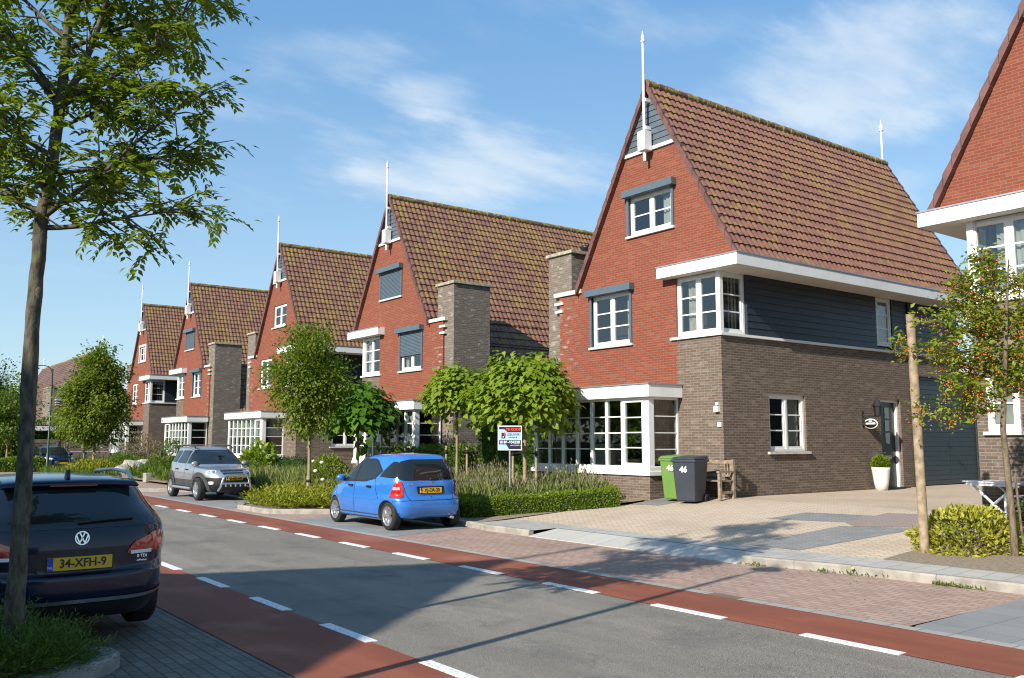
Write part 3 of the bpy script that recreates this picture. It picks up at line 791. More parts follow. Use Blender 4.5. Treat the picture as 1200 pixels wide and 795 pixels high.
HO = clone(HB, None, 'distant house with an orange roof behind the trees at the left edge', (15.0, 128, .3), R(90), 'houses off the street row')
for h, mt in ((HO, 'roof_tile_orange'), (HF, 'far_roof'), (HC, 'roof_tile_mossy'), (HE, 'roof_tile_mossy')):
    for o in h.children:
        if o.name.startswith('roof'):
            o.data = o.data.copy(); o.data.materials[0] = M[mt]

def dress(H, m, top, mid, corner_c, bay_c, side_c=None, toplin=False):
    TF = lambda o, d, z: (d, m*o, z-ZB); TS = lambda x, d, z: (x, m*(-2.2+d), z-ZB)
    window_set(H, TF, -.72, .83, 7.3, 8.36, 2, 2, shutter=top, curtain=[(.02, .3, .0, 'curtain_net')] if top is None or top[1] < .9 else None, lintel=toplin)
    window_set(H, TF, .85, 2.36, 4.42, 5.85, 2, 3, shutter=mid, curtain=None if mid and mid[1] > .9 else [(.0, .2, 0, 'curtain_cream')])
    c = window_set(H, TF, -2.16, -.79, 4.42, 5.925, 2, 3, name='corner_window', sill=False, curtain=corner_c, room=.8)
    window_set(c, TS, .03, .98, 4.42, 5.925, 1, 3, name='side_light', sill=False, curtain=[(.45, .85, 0, 'curtain_cream')], room=0)
    MB().box(-2.2, -2.08, -.0, .12, 4.42, 5.925, TF).build('corner_post', 'white_paint', c)
    window_set(H, TS, 1.75, 3.25, 1.57, 3.0, 2, 3, name='side_window', curtain=side_c)
    window_set(H, TS, 6.75, 7.5, 4.53, 5.92, 1, 3, name='narrow_window', sill=False, fd=(.0, .1), curtain=[(0, 1, 0, 'curtain_net')], room=.4)
    return bay(H, m, TF, bay_c)
BR, CR, NT_ = 'curtain_brown', 'curtain_cream', 'curtain_net'
bayA = dress(HA, 1, ('s', 0), ('s', 0), [(.55, .8, 0, CR)], [('s', .08, .95, 0, 1, BR), ('f', .86, 1.0, 0, 1, BR)], [(.55, .95, .0, CR)])
dress(HB, -1, ('s', 1.0), ('s', .62), [(.1, .5, 0, NT_)], [('f', .05, .3, 0, 1, NT_), ('f', .45, .62, 0, 1, NT_), ('s', .3, .95, 0, 1, NT_), ('f', .75, .95, 0, 1, NT_)])
dress(HC, 1, None, None, [(.1, .6, 0, NT_)], [('f', 0, 1, .52, 1, NT_), ('f', .15, .3, 0, .5, NT_), ('s', 0, 1, .5, .75, NT_)])
dress(HD, -1, ('s', 1.0), ('s', 0), [(.1, .6, 0, NT_)], [('f', .1, .6, 0, 1, NT_), ('s', 0, .4, 0, 1, NT_)])
dress(HE, 1, None, None, [(.1, .6, 0, NT_)], [('f', 0, .6, 0, 1, NT_)], toplin=True)
dress(HZ, -1, None, None, [(.3, .9, 0, NT_)], [('f', 0, .6, 0, 1, NT_)])
o = window_set(HZ, lambda o, d, z: (d, -o, z-ZB), -1.98, -1.42, 2.0, 3.0, 1, 2, name='pier_window', fd=(-.06, -.006), room=0, curtain=None)
MB().box(-.004, -.0005, 1.5, 1.9, 2.05-ZB, 2.95-ZB).build('blind', 'curtain_net', o)
dress(HC2, 1, None, None, [(.1, .6, 0, NT_)], [('f', 0, .6, 0, 1, NT_)])
dress(HF, 1, None, None, [(.1, .6, 0, NT_)], [('f', 0, .6, 0, 1, NT_)])
dress(HO, -1, None, None, [(.1, .6, 0, NT_)], [('f', 0, .6, 0, 1, NT_)])
# things seen inside the nearest bay window: a white cabinet, a low table with a plant
loc = lambda x, y, z: (x-XF, y-APEX['A'], z-ZB)
MB().box(16.9, 17.4, 18.0, 18.7, .55, 1.75, loc).build('cabinet', 'pot_white', bayA)
MB().box(16.6, 17.2, 16.1, 17.4, 1.3, 1.36, loc).box(16.65, 16.7, 16.15, 16.2, .55, 1.3, loc).box(17.1, 17.15, 17.3, 17.35, .55, 1.3, loc).build('side_table', 'dark_wood', bayA)
P = np.array(loc(16.9, 16.9, 1.75))+nrng.normal(size=(220, 3))*(.16, .3, .2); D = rdir(220, .4)
np_mesh('house_plant', *leaf_arrays(P, D, rdir(220), .2, .06), 'leaf_dark', bayA)

# fittings of the nearest house: lantern and nameplate by the door, small sensor boxes at the corner
b = MB(); TSA = lambda x, d, z: (x, -2.2+d, z-ZB)
b.tube([TSA(5.85, 0, 2.55), TSA(5.85, -.06, 2.5), TSA(6.1, -.3, 2.5)], .014, 6); b.box(5.82, 5.88, -.015, 0, 2.2, 2.65, TSA)
b.lathe([(.05, 2.5), (.085, 2.52), (.11, 2.78), (.15, 2.79), (.02, 2.98), (.02, 3.02), (0, 3.04)], 6, (6.1, -2.5, -ZB), smooth=False)
wl = b.build('wall_lantern', 'black_metal', HA)
b = MB(); b.lathe([(.082, 2.53), (.104, 2.77)], 6, (6.1, -2.5, -ZB+.001), smooth=False); b.build('lantern_glass', 'clear_lens', wl)
b = MB(); b.lathe([(0, -.01), (.21, -.01), (.21, .01), (0, .01)], 24, (5.98, -2.36, 2.3-ZB), 'x'); npl = b.build('name_plate', 'plain_white', HA)
for v in npl.data.vertices: v.co.z = (v.co.z-(2.3-ZB))*.66+(2.3-ZB)
b = MB(); b.lathe([(0, -.013), (.185, -.013), (.185, .013), (0, .013)], 24, (5.98, -2.36, 2.3-ZB), 'x'); q = b.build('plate_field', 'black_plastic', npl)
for v in q.data.vertices: v.co.z = (v.co.z-(2.3-ZB))*.6+(2.3-ZB)
MB().box(5.96, 5.966, -2.36-.14, -2.36+.14, 2.285-ZB, 2.33-ZB).box(5.96, 5.966, -2.36-.05, -2.36+.05, 2.36-ZB, 2.385-ZB).build('lettering_band', 'plain_white', npl)
b = MB(); TFA = lambda o, d, z: (d, o, z-ZB)
b.box(-2.12, -2.0, -.1, 0, 2.52, 2.66, TFA); b.box(-2.1, -2.03, -.06, 0, 2.68, 2.74, TFA); b.box(-2.16, -2.06, -.04, 0, 2.16, 2.27, TFA); b.build('outdoor_lamp', 'white_paint', HA)

# ------------------------------------------------------------------ cars
def pchip(x, y, xi):
    x = np.asarray(x, float); y = np.asarray(y, float); h = np.diff(x); d = np.diff(y)/h; m = np.zeros_like(y)
    for i in range(1, len(x)-1):
        if d[i-1]*d[i] > 0:
            w1 = 2*h[i]+h[i-1]; w2 = h[i]+2*h[i-1]; m[i] = (w1+w2)/(w1/d[i-1]+w2/d[i])
    m[0] = d[0]; m[-1] = d[-1]
    k = np.clip(np.searchsorted(x, xi)-1, 0, len(h)-1); t = (xi-x[k])/h[k]
    return (2*t**3-3*t**2+1)*y[k]+(t**3-2*t**2+t)*h[k]*m[k]+(-2*t**3+3*t**2)*y[k+1]+(t**3-t**2)*h[k]*m[k+1]

class Car:
    """body lofted from plan-view rings; front is +y. keys: yf zf yr zr xs zs nf nr slope"""
    def __init__(s, keys, root, paint, wheels, wr, wx, ring=56, steps=7, low=None, name='body'):
        K = np.array(keys, float); n = len(K); ti = np.linspace(0, n-1, (n-1)*steps+1)
        Cc = [pchip(np.arange(n), K[:, j], ti) for j in range(K.shape[1])]
        vs = []
        for i in range(len(ti)):
            yf, zf, yr, zr, xs, zs, nf, nr, sl = [c[i] for c in Cc]
            ym = (yf+yr)*.5
            th = np.linspace(0, math.pi/2, 400)
            def quarter(L, e):
                x = xs*np.sin(th)**(2/e); y = L*np.cos(th)**(2/e)
                q = np.concatenate([[0], np.cumsum(np.hypot(np.diff(x), np.diff(y)))]); k = np.linspace(0, q[-1], ring//2+1)
                return np.interp(k, q, x), np.interp(k, q, y)
            xa, ya_ = quarter(yf-ym, nf); xb, yb = quarter(yr-ym, nr)
            x = np.concatenate([xa, xb[::-1][1:]]); y = np.concatenate([ya_, yb[::-1][1:]])+ym
            side = zs+sl*(y-ym); w = (x/max(xs, 1e-4))**2
            zc = np.where(y > ym, zf, zr)
            z = zc+(side-zc)*np.clip(w, 0, 1)
            R_ = np.stack([x, y, z], 1); L_ = R_[1:-1][::-1].copy(); L_[:, 0] *= -1
            vs.append(np.concatenate([R_, L_]))
        m = len(vs[0]); V = np.concatenate(vs); fs = []; mi = []
        for i in range(len(ti)-1):
            for k in range(m): fs.append((i*m+k, (i+1)*m+k, (i+1)*m+(k+1) % m, i*m+(k+1) % m))
        fs.append(tuple(range(m))); fs.append(tuple((len(ti)-1)*m+k for k in range(m-1, -1, -1)))
        me = bpy.data.meshes.new(name); me.from_pydata([tuple(v) for v in V], [], fs)
        me.materials.append(M[paint]); me.materials.append(M['black_plastic']); me.materials.append(M['grey_plastic'])
        for p in me.polygons:
            p.use_smooth = True; c = p.center
            if len(p.vertices) > 4 and c.z < .4: p.material_index = 1
            if low and low(c): p.material_index = int(low(c))
        bm = bmesh.new(); bm.from_mesh(me); bmesh.ops.recalc_face_normals(bm, faces=bm.faces); bm.to_mesh(me)
        s.bvh = BVHTree.FromBMesh(bm); bm.free()
        s.body = bpy.data.objects.new(name, me); COL.objects.link(s.body)
        # wheel housings
        cut = MB()
        for wy in wheels: cut.lathe([(wr*1.09, -1.2), (wr*1.09, -(wx-.26)), (0, -(wx-.26))], 28, (0, wy, wr), 'x').lathe([(0, wx-.26), (wr*1.09, wx-.26), (wr*1.09, 1.2)], 28, (0, wy, wr), 'x')
        co = cut.build('wheel_housing', 'black_plastic', None)
        bo = s.body.modifiers.new('b', 'BOOLEAN'); bo.operation = 'DIFFERENCE'; bo.object = co; bo.solver = 'EXACT'; bo.material_mode = 'TRANSFER'
        dg = bpy.context.evaluated_depsgraph_get(); nm = bpy.data.meshes.new_from_object(s.body.evaluated_get(dg))
        s.body.modifiers.clear(); s.body.data = nm
        cm = co.data; bpy.data.objects.remove(co); bpy.data.meshes.remove(cm)
        s.body.parent = root; s.root = root
        s.front = K[:, 0].max(); s.rear = K[:, 2].min()
    def hit(s, p, d, off):
        d = Vector(d).normalized(); loc, nr, _, _ = s.bvh.ray_cast(Vector(p)-d*4, d)
        if loc is None: return Vector(p)
        if nr.dot(d) > 0: nr = -nr
        return loc+nr*off
    def to3(s, u, z, view):
        if view == 'R': return (0, u, z), (-1, 0, 0)          # seen from +x: u = y
        if view == 'L': return (0, u, z), (1, 0, 0)
        if view == 'B': return (u, 0, z), (0, 1, 0)           # seen from behind
        if view == 'F': return (u, 0, z), (0, -1, 0)
        if view == 'T': return (u, z, 0), (0, 0, -1)           # from above: u = x, z = y
        a, up = view                                          # azimuth of the viewing ray
        d = (math.cos(a), math.sin(a), 0)
        return (-d[1]*u, d[0]*u, z), d
    def patch(s, name, poly, view, mat, off=.004, parent=None, r=.03, maxlen=.06):
        pts = []
        n = len(poly)
        for i in range(n):                                    # rounded corners
            a, b, c = Vector(poly[i-1]), Vector(poly[i]), Vector(poly[(i+1) % n])
            ra = min(r, (a-b).length*.45, (c-b).length*.45)
            p, q = b+(a-b).normalized()*ra, b+(c-b).normalized()*ra
            for k in range(5):
                t_ = k/4; pts.append(p*(1-t_)**2+b*2*t_*(1-t_)+q*t_*t_)
        bm = bmesh.new(); vv = [bm.verts.new((p.x, p.y, 0)) for p in pts]
        ed = [bm.edges.new((vv[i], vv[(i+1) % len(vv)])) for i in range(len(vv))]
        bmesh.ops.triangle_fill(bm, use_beauty=True, edges=ed)
        for _ in range(7):
            e = [x for x in bm.edges if x.calc_length() > maxlen]
            if not e: break
            bmesh.ops.subdivide_edges(bm, edges=e, cuts=1); bmesh.ops.triangulate(bm, faces=[f for f in bm.faces if len(f.verts) > 3])
        for v in bm.verts:
            p, d = s.to3(v.co.x, v.co.y, view); v.co = s.hit(p, d, off)
        for f in bm.faces: f.smooth = True
        me = bpy.data.meshes.new(name); bm.to_mesh(me); bm.free(); me.materials.append(M[mat])
        o = bpy.data.objects.new(name, me); COL.objects.link(o); o.parent = parent or s.root
        return o
    def strips(s, name, lines, view, mat, w=.008, off=.003, parent=None):
        b = MB()
        for line in lines:
            P = [Vector(p) for p in line]; D = [P[0]]
            for a, c in zip(P, P[1:]):
                n = max(1, int((c-a).length/.04)); D += [a+(c-a)*k/n for k in range(1, n+1)]
            vs = []
            for i, p in enumerate(D):
                d = (D[min(i+1, len(D)-1)]-D[max(i-1, 0)]).normalized(); q = Vector((-d.y, d.x))
                for sg in (-.5, .5):
                    pp, dd = s.to3(p.x+q.x*w*sg, p.y+q.y*w*sg, view); vs.append(s.hit(pp, dd, off))
            b.add(vs, [(2*i, 2*i+2, 2*i+3, 2*i+1) for i in range(len(D)-1)], smooth=True)
        return b.build(name, mat, parent or s.root, recalc=False)

def wheel(root, x, y, r, w=.2, spokes=5, rimr=.66, twist=0.0):
    sx = 1 if x > 0 else -1
    W = bpy.data.objects.new('wheel', None); COL.objects.link(W); W.parent = root; W.location = (x, y, r)
    b = MB(); h = w/2
    b.lathe([(r*rimr, -h), (r*.9, -h), (r*.985, -h*.75), (r, -h*.4), (r, h*.4), (r*.985, h*.75), (r*.9, h), (r*rimr, h), (r*rimr, -h)], 32, (0, 0, 0), 'x', cap=False).build('tyre', 'tyre_rubber', W)
    b = MB(); R0 = r*rimr
    b.lathe([(R0*1.02, sx*h*.95), (R0*.96, sx*h*1.0), (R0*.9, sx*h*.8), (R0*.88, sx*h*.1), (R0*.3, sx*h*.05)], 32, (0, 0, 0), 'x', cap=False)
    b.lathe([(R0*.25, sx*h*.2), (R0*.22, sx*h*.86), (0, sx*h*.92)], 16, (0, 0, 0), 'x')
    for k in range(spokes):
        a = 2*math.pi*(k+.25)/spokes+twist; ca, sa = math.cos(a), math.sin(a)
        q = lambda rr, t_, d: (sx*h*d, ca*rr-sa*t_, sa*rr+ca*t_)
        vs = [q(R0*.15, -R0*.17, .55), q(R0*.15, R0*.17, .55), q(R0*.95, R0*.13, .5), q(R0*.95, -R0*.13, .5), q(R0*.15, -R0*.13, .9), q(R0*.15, R0*.13, .9), q(R0*.95, R0*.09, .86), q(R0*.95, -R0*.09, .86)]
        b.add(vs, [(0, 1, 2, 3), (7, 6, 5, 4), (0, 4, 5, 1), (1, 5, 6, 2), (2, 6, 7, 3), (3, 7, 4, 0)])
    b.build('rim', 'alloy', W)
    MB().lathe([(R0*.9, sx*h*.02), (0, sx*h*.02)], 24, (0, 0, 0), 'x').build('brake_disc', 'black_metal', W)
    return W

def text_obj(name, s, size, mat, parent, mat4, ext=.0008, align='CENTER', bold=0.0, xs=1.0):
    cu = bpy.data.curves.new(name, 'FONT'); cu.body = s; cu.size = size; cu.extrude = ext; cu.align_x = align; cu.align_y = 'CENTER'; cu.offset = bold
    to = bpy.data.objects.new('tmp', cu); COL.objects.link(to)
    me = bpy.data.meshes.new_from_object(to.evaluated_get(bpy.context.evaluated_depsgraph_get()))
    bpy.data.objects.remove(to); bpy.data.curves.remove(cu)
    for v in me.vertices: v.co = mat4 @ Vector((v.co.x*xs, v.co.y, v.co.z))
    me.materials.clear(); me.materials.append(M[mat]); me.name = name
    o = bpy.data.objects.new(name, me); COL.objects.link(o); o.parent = parent
    return o
def face_mat(loc, normal):
    """text plane: +z along normal, text upright"""
    n = Vector(normal).normalized(); x = Vector((0, 0, 1)).cross(n).normalized(); y = n.cross(x)
    m = Matrix((x, y, n)).transposed().to_4x4(); m.translation = Vector(loc); return m
def plate(root, text, loc, normal, parent=None, w=.52, h=.11):
    m = face_mat(loc, normal); T = lambda x, y, z: m @ Vector((x, y, z))
    b = MB(); b.box(-w/2, w/2, -h/2, h/2, -.012, .004, T); p = b.build('number_plate', 'plate_yellow', parent or root)
    MB().box(-w/2, -w/2+.045, -h/2, h/2, .0045, .006, T).build('country_band', 'plate_blue', p)
    MB().box(-w/2-.012, w/2+.012, -h/2-.012, h/2+.012, -.02, -.0125, T).build('plate_holder', 'black_plastic', p)
    text_obj('lettering', text, h*.92, 'black_plastic', p, m @ Matrix.Translation((.022, 0, .006)), xs=.93, bold=.002)
    text_obj('country_letters', 'NL', h*.3, 'plain_white', p, m @ Matrix.Translation((-w/2+.022, -h*.25, .0065)))
    return p
def mirror(poly): return [(-u, z) for u, z in poly]
def both(c, name, poly, mat, off=.004, r=.03, parent=None, ml=.06):
    return [c.patch(name, poly, v, mat, off, parent, r, ml) for v in ('R', 'L')]
def door_mirror(c, root, x, y, z, mat):
    for s in (-1, 1):
        x = abs(c.hit((0, y, z-.03), (-s, 0, 0), 0).x)+.09
        b = MB(); b.lathe([(0, -.08), (.06, -.075), (.085, -.03), (.085, .02), (.06, .055), (0, .06)], 12, (0, 0, 0), 'y')
        b.v = [(s*(x+.02)+v[0]*1.25, y+v[1]*1.0, z+v[2]*.9) for v in b.v]; o = b.build('wing_mirror', mat, root)
        MB().tube([(s*(x-.13), y+.02, z-.05), (s*x, y, z-.03)], .03, 8).build('mirror_stalk', 'black_plastic', o)

# --- blue hatchback, rear three-quarter view
car = thing('parked_car', 'bright blue compact hatchback parked in the bay by the sale sign', 'car', (10.02, 17.85, 0), 0, 'cars parked along the street')
c = Car([(1.62, .21, -1.66, .25, .76, .19, 4, 5, 0), (1.72, .28, -1.75, .33, .835, .25, 3.7, 6, 0), (1.78, .46, -1.79, .50, .86, .46, 3.7, 6.6, 0), (1.76, .60, -1.755, .645, .865, .62, 3.7, 6.6, 0), (1.66, .73, -1.715, .70, .86, .74, 3.6, 5.6, 0), (1.40, .86, -1.70, .87, .85, .89, 4.2, 5.6, -.04), (1.08, .99, -1.665, 1.0, .825, .98, 5.5, 5.4, -.07), (.62, 1.25, -1.60, 1.25, .745, 1.22, 6, 5.6, -.03), (.2, 1.44, -1.51, 1.45, .665, 1.42, 6, 5.4, 0), (-.02, 1.515, -1.44, 1.515, .60, 1.50, 4.6, 5, 0), (-.2, 1.55, -1.3, 1.55, .44, 1.55, 3, 3, 0), (-.5, 1.575, -.9, 1.575, .12, 1.575, 2.4, 2.4, 0)],
        car, 'paint_blue', (1.09, -1.33), .295, .85)
for s in (-1, 1):
    for y in (1.09, -1.33): wheel(car, s*.715, y, .295, .19, 5, .69, .3*y)
for v in ('R', 'L'): c.patch('window_seal', [(1.05, .985), (.50, 1.295), (.10, 1.45), (-.52, 1.455), (-.69, 1.425), (-1.045, 1.205), (-.81, 1.035), (-.4, .965), (.1, .955), (.9, .935)], v, 'black_plastic', .003, r=.04)
for v in ('R', 'L'): c.patch('pillar', [(.14, 1.0), (.08, 1.41), (-.1, 1.41), (-.02, 1.0)], v, 'black_plastic', .003, r=.02)
both(c, 'side_window', [(1.0, 1.0), (.50, 1.27), (.10, 1.42), (.04, 1.42), (.10, .985), (.9, .96)], 'car_glass', .006, r=.025)
both(c, 'side_window', [(.02, .985), (-.06, 1.42), (-.5, 1.43), (-.66, 1.40), (-1.0, 1.20), (-.80, 1.06), (-.45, 1.0)], 'car_glass', .006, r=.025)
both(c, 'quarter_window', [(-1.30, 1.40), (-1.05, 1.19), (-.98, 1.085), (-1.50, 1.06), (-1.56, 1.16), (-1.42, 1.40)], 'car_glass', r=.04)
c.patch('rear_window', [(-.60, 1.40), (-.40, 1.445), (.40, 1.445), (.60, 1.40), (.70, 1.06), (.62, 1.015), (-.62, 1.015), (-.70, 1.06)], 'B', 'car_glass', .005, r=.05)
c.patch('windscreen', [(-.58, 1.40), (.58, 1.40), (.76, 1.0), (-.76, 1.0)], 'F', 'car_glass', .004)
for a, sg in ((R(52), 1), (R(128), -1)):                       # corner lamps wrap round the edge
    u0 = .42
    p = [(-.555, .98), (-.40, .94), (-.335, .70), (-.565, .70)]
for sg in (-1, 1):
    az = R(90)+sg*R(48); d = (math.cos(az), math.sin(az), 0)
    xe, ye = sg*.80, -1.62; uu = -d[1]*xe+d[0]*ye
    poly = [(uu-.17, .665), (uu+.16, .665), (uu+.11, 1.0), (uu-.03, 1.0)]
    if sg < 0: poly = [(uu-.16, .665), (uu+.17, .665), (uu+.03, 1.0), (uu-.11, 1.0)]
    tl = c.patch('tail_light', poly, (az, 0), 'red_lens', .012, r=.03)
    c.patch('indicator', [(uu-.085, .83), (uu+.085, .83), (uu+.075, .89), (uu-.07, .89)], (az, 0), 'clear_lens', .015, parent=tl, r=.015)
c.strips('panel_gap', [[(1.02, .98), (.98, .7), (.72, .25)], [(.07, .99), (.06, .24)], [(-.82, 1.08), (-.9, .8), (-1.0, .66), (-1.02, .62)], [(.72, .24), (-.95, .24)]], 'L', 'black_plastic', .011)
c.strips('panel_gap', [[(1.02, .98), (.98, .7), (.72, .25)], [(.07, .99), (.06, .24)], [(-.82, 1.08), (-.9, .8), (-1.0, .66)]], 'R', 'black_plastic', .011)
c.strips('panel_gap', [[(-.64, 1.0), (-.56, .70), (-.5, .61), (.5, .61), (.56, .70), (.64, 1.0)], [(-.84, .60), (-.5, .615)], [(.5, .615), (.84, .60)]], 'B', 'black_plastic', .010)
for v in ('R', 'L'): c.strips('sill_trim', [[(.78, .27), (-1.0, .27)]], v, 'grey_plastic', .09, .006)
c.strips('body_crease', [[(.9, .62), (-.95, .62)]], 'L', 'paint_blue', .022, .008)
for y in (.22, -.62):
    for v, s in (('L', -1), ('R', 1)):
        p = c.hit((0, y, .87), (-s, 0, 0), .02); MB().box(-.02, .02, -.09, .09, -.02, .022, lambda a, b_, c_: p+Vector((a, b_, c_))).build('door_handle', 'black_plastic', car, bevel=.01)
door_mirror(c, car, .92, .72, 1.02, 'paint_blue')
c.patch('plate_recess', [(-.34, .895), (.34, .895), (.31, .74), (-.31, .74)], 'B', 'black_plastic', .003, r=.02)
p = c.hit((0, 0, .81), (0, 1, 0), .022); plate(car, 'XJ-DR-20', p, (0, -1, .05))
p = c.hit((0, 0, .955), (0, 1, 0), .012); b = MB(); m_ = face_mat(p, (0, -1, .15))
b.add([m_ @ Vector(((.036+.006*j)*math.cos(a), (.036+.006*j)*math.sin(a), .003)) for j in (0, 1) for a in [2*math.pi*i/20 for i in range(20)]], [(i, (i+1) % 20, 20+(i+1) % 20, 20+i) for i in range(20)])
for a in (90, 210, 330): b.add([m_ @ Vector((math.cos(R(a+q))*rr, math.sin(R(a+q))*rr, .004)) for q, rr in ((0, .038), (90, .007), (-90, .007))], [(0, 1, 2)])
b.build('badge', 'chrome', car)
p = c.hit((-.48, 0, .94), (0, 1, 0), .008); text_obj('model_lettering', 'A 140', .06, 'chrome', car, face_mat(p, (0, -1, .1)))
b = MB(); p0 = c.hit((.02, 0, 1.03), (0, 1, 0), .025); b.tube([p0, c.hit((.18, 0, 1.06), (0, 1, 0), .03), c.hit((.42, 0, 1.085), (0, 1, 0), .02)], .011, 6); b.lathe([(.03, -.01), (.03, .02), (0, .03)], 8, p0, 'y'); b.build('rear_wiper', 'black_plastic', car)
MB().lathe([(.022, 0), (.022, .02), (0, .022)], 10, c.hit((0, 0, .665), (0, 1, 0), 0), 'y').build('boot_lock', 'black_plastic', car)
MB().tube([(.5, -1.6, .24), (.5, -1.8, .235)], .03, 10).build('exhaust', 'zinc', car)

# --- silver off-roader, seen from its front corner
car = thing('parked_car', 'silver off-road car with black cladding and a chrome bull bar', 'car', (9.93, 29.55, 0), math.pi, 'cars parked along the street')
low = lambda p: 1 if (p.z < .40 or (p.z < .71 and p.y > 1.55) or (p.z < .62 and p.y < -1.8)) else (2 if p.z < .62 else 0)
c = Car([(1.92, .26, -1.98, .28, .78, .24, 3, 4, 0), (2.05, .34, -2.10, .36, .86, .30, 3, 4, 0), (2.14, .52, -2.16, .55, .90, .52, 2.9, 4, 0), (2.12, .68, -2.15, .70, .905, .70, 3, 4.2, 0), (2.05, .80, -2.11, .82, .90, .86, 3.1, 4.4, 0), (1.84, .93, -2.09, .95, .885, .97, 3.6, 4.4, 0), (1.05, 1.07, -2.05, 1.07, .86, 1.07, 5, 4.4, -.02), (.58, 1.32, -1.90, 1.32, .755, 1.30, 5.5, 4.4, 0), (.20, 1.52, -1.76, 1.53, .66, 1.52, 5.5, 4.2, 0), (.04, 1.60, -1.76, 1.60, .62, 1.60, 3.8, 4, 0), (.0, 1.64, -1.6, 1.64, .48, 1.64, 3, 3, 0), (-.4, 1.665, -1.1, 1.665, .12, 1.665, 2.4, 2.4, 0)],
        car, 'paint_silver', (1.29, -1.34), .35, .90, low=low)
for s in (-1, 1):
    for y in (1.29, -1.34): wheel(car, s*.79, y, .35, .22, 5, .66, .2)
both(c, 'side_window', [(.92, 1.13), (.52, 1.40), (.32, 1.50), (.10, 1.52), (.15, 1.11)], 'car_glass', r=.04)
both(c, 'side_window', [(.08, 1.11), (.03, 1.52), (-.72, 1.53), (-.84, 1.13)], 'car_glass', r=.05)
both(c, 'quarter_window', [(-.92, 1.13), (-.82, 1.52), (-1.55, 1.51), (-1.72, 1.3), (-1.62, 1.16)], 'car_glass', r=.06)
c.patch('windscreen', [(-.58, 1.545), (.58, 1.545), (.72, 1.18), (.755, 1.10), (-.755, 1.10), (-.72, 1.18)], 'F', 'car_glass', .005, r=.05)
c.patch('rear_window', [(-.60, 1.52), (.60, 1.52), (.7, 1.12), (-.7, 1.12)], 'B', 'car_glass', .005)
for sg in (-1, 1):
    az = R(-90)+sg*R(-35); d = (math.cos(az), math.sin(az), 0)
    uu = -d[1]*(sg*.69)+d[0]*1.9
    hl = c.patch('headlight', [(uu-.17, .775), (uu+.17, .775), (uu+.19, .87), (uu+.12, .94), (uu-.12, .94), (uu-.19, .87)], (az, 0), 'clear_lens', .008, r=.06)
    for q in (-.08, .07): c.patch('lamp_reflector', [(uu+q-.05, .82), (uu+q+.05, .82), (uu+q+.05, .91), (uu+q-.05, .91)], (az, 0), 'chrome', .012, parent=hl, r=.045)
    for wy in (1.29, -1.34):                                   # black wheel-arch flares
        v = 'R' if sg > 0 else 'L'
        c.strips('arch_flare', [[(wy+math.cos(a)*.455, .35+math.sin(a)*.455) for a in [R(-8+i*14) for i in range(15)]]], v, 'grey_plastic', .13, .02)
gr = c.patch('grille', [(-.36, .93), (.36, .93), (.30, .80), (-.30, .80)], 'F', 'black_plastic', .006, r=.03)
c.strips('grille_bar', [[(-.33, .865), (.33, .865)]], 'F', 'chrome', .022, .016, parent=gr)
p = c.hit((0, 0, .868), (0, -1, 0), .022); b = MB(); m_ = face_mat(p, (0, 1, .2))
b.add([m_ @ Vector(((.065+.012*j)*math.cos(a), (.032+.010*j)*math.sin(a), .003)) for j in (0, 1) for a in [2*math.pi*i/20 for i in range(20)]], [(i, (i+1) % 20, 20+(i+1) % 20, 20+i) for i in range(20)])
for x in (-.024, .024): b.add([m_ @ Vector(q) for q in ((x-.008-.008, -.026, .004), (x+.008-.008, -.026, .004), (x+.008+.008, .026, .004), (x-.008+.008, .026, .004))], [(0, 1, 2, 3)])
b.add([m_ @ Vector(q) for q in ((-.03, -.006, .004), (.03, -.002, .004), (.03, .008, .004), (-.03, .002, .004))], [(0, 1, 2, 3)])
b.build('badge', 'chrome', gr)
b = MB(); yb = 2.27
b.tube([(-.50, yb-.1, .33), (-.47, yb, .42), (-.40, yb+.02, .66), (-.34, yb, .775), (-.25, yb, .80), (.25, yb, .80), (.34, yb, .775), (.40, yb+.02, .66), (.47, yb, .42), (.50, yb-.1, .33)], .034, 10)
b.tube([(-.435, yb+.015, .545), (.435, yb+.015, .545)], .028, 10); b.build('bull_bar', 'chrome', car)
b = MB()
for i in range(5): b.lathe([(.02, .44), (.03, .46), (.03, .50), (.02, .54)], 8, (-.3+.15*i, yb, 0))
b.build('bar_lamps', 'chrome', car)
plate(car, '43-RZ-ND', (0, 2.19, .685), (0, 1, 0))
for sg in (-1, 1):
    c.patch('fog_lamp', [(sg*.62-.06, .50), (sg*.62+.06, .50), (sg*.62+.06, .60), (sg*.62-.06, .60)], 'F', 'clear_lens', .006, r=.05)
    b = MB(); b.tube([(sg*.60, .2, 1.60), (sg*.60, .1, 1.67), (sg*.62, -1.45, 1.68), (sg*.60, -1.58, 1.60)], .02, 8); b.build('roof_rail', 'black_plastic', car)
    MB().tube([(sg*.93, .86, .36), (sg*.93, -.9, .36)], .04, 8).build('side_step', 'zinc', car)
for y in (-.15, -1.05): MB().box(-.66, .66, y-.035, y+.035, 1.685, 1.715).build('roof_bar', 'zinc', car)
for v in ('R', 'L'): c.strips('panel_gap', [[(1.0, 1.06), (.92, .8), (.86, .5)], [(.13, 1.1), (.12, .44)], [(-.86, 1.1), (-.86, .85), (-.95, .74)]], v, 'black_plastic', .011)
c.strips('bonnet_gap', [[(-.74, 1.04), (-.6, .95), (-.4, .945), (.4, .945), (.6, .95), (.74, 1.04)]], 'F', 'black_plastic', .012)
for y in (.35, -.66):
    for v, s in (('L', -1), ('R', 1)):
        p = c.hit((0, y, .93), (-s, 0, 0), .02); MB().box(-.02, .02, -.09, .09, -.02, .022, lambda a, b_, c_: p+Vector((a, b_, c_))).build('door_handle', 'black_plastic', car, bevel=.01)
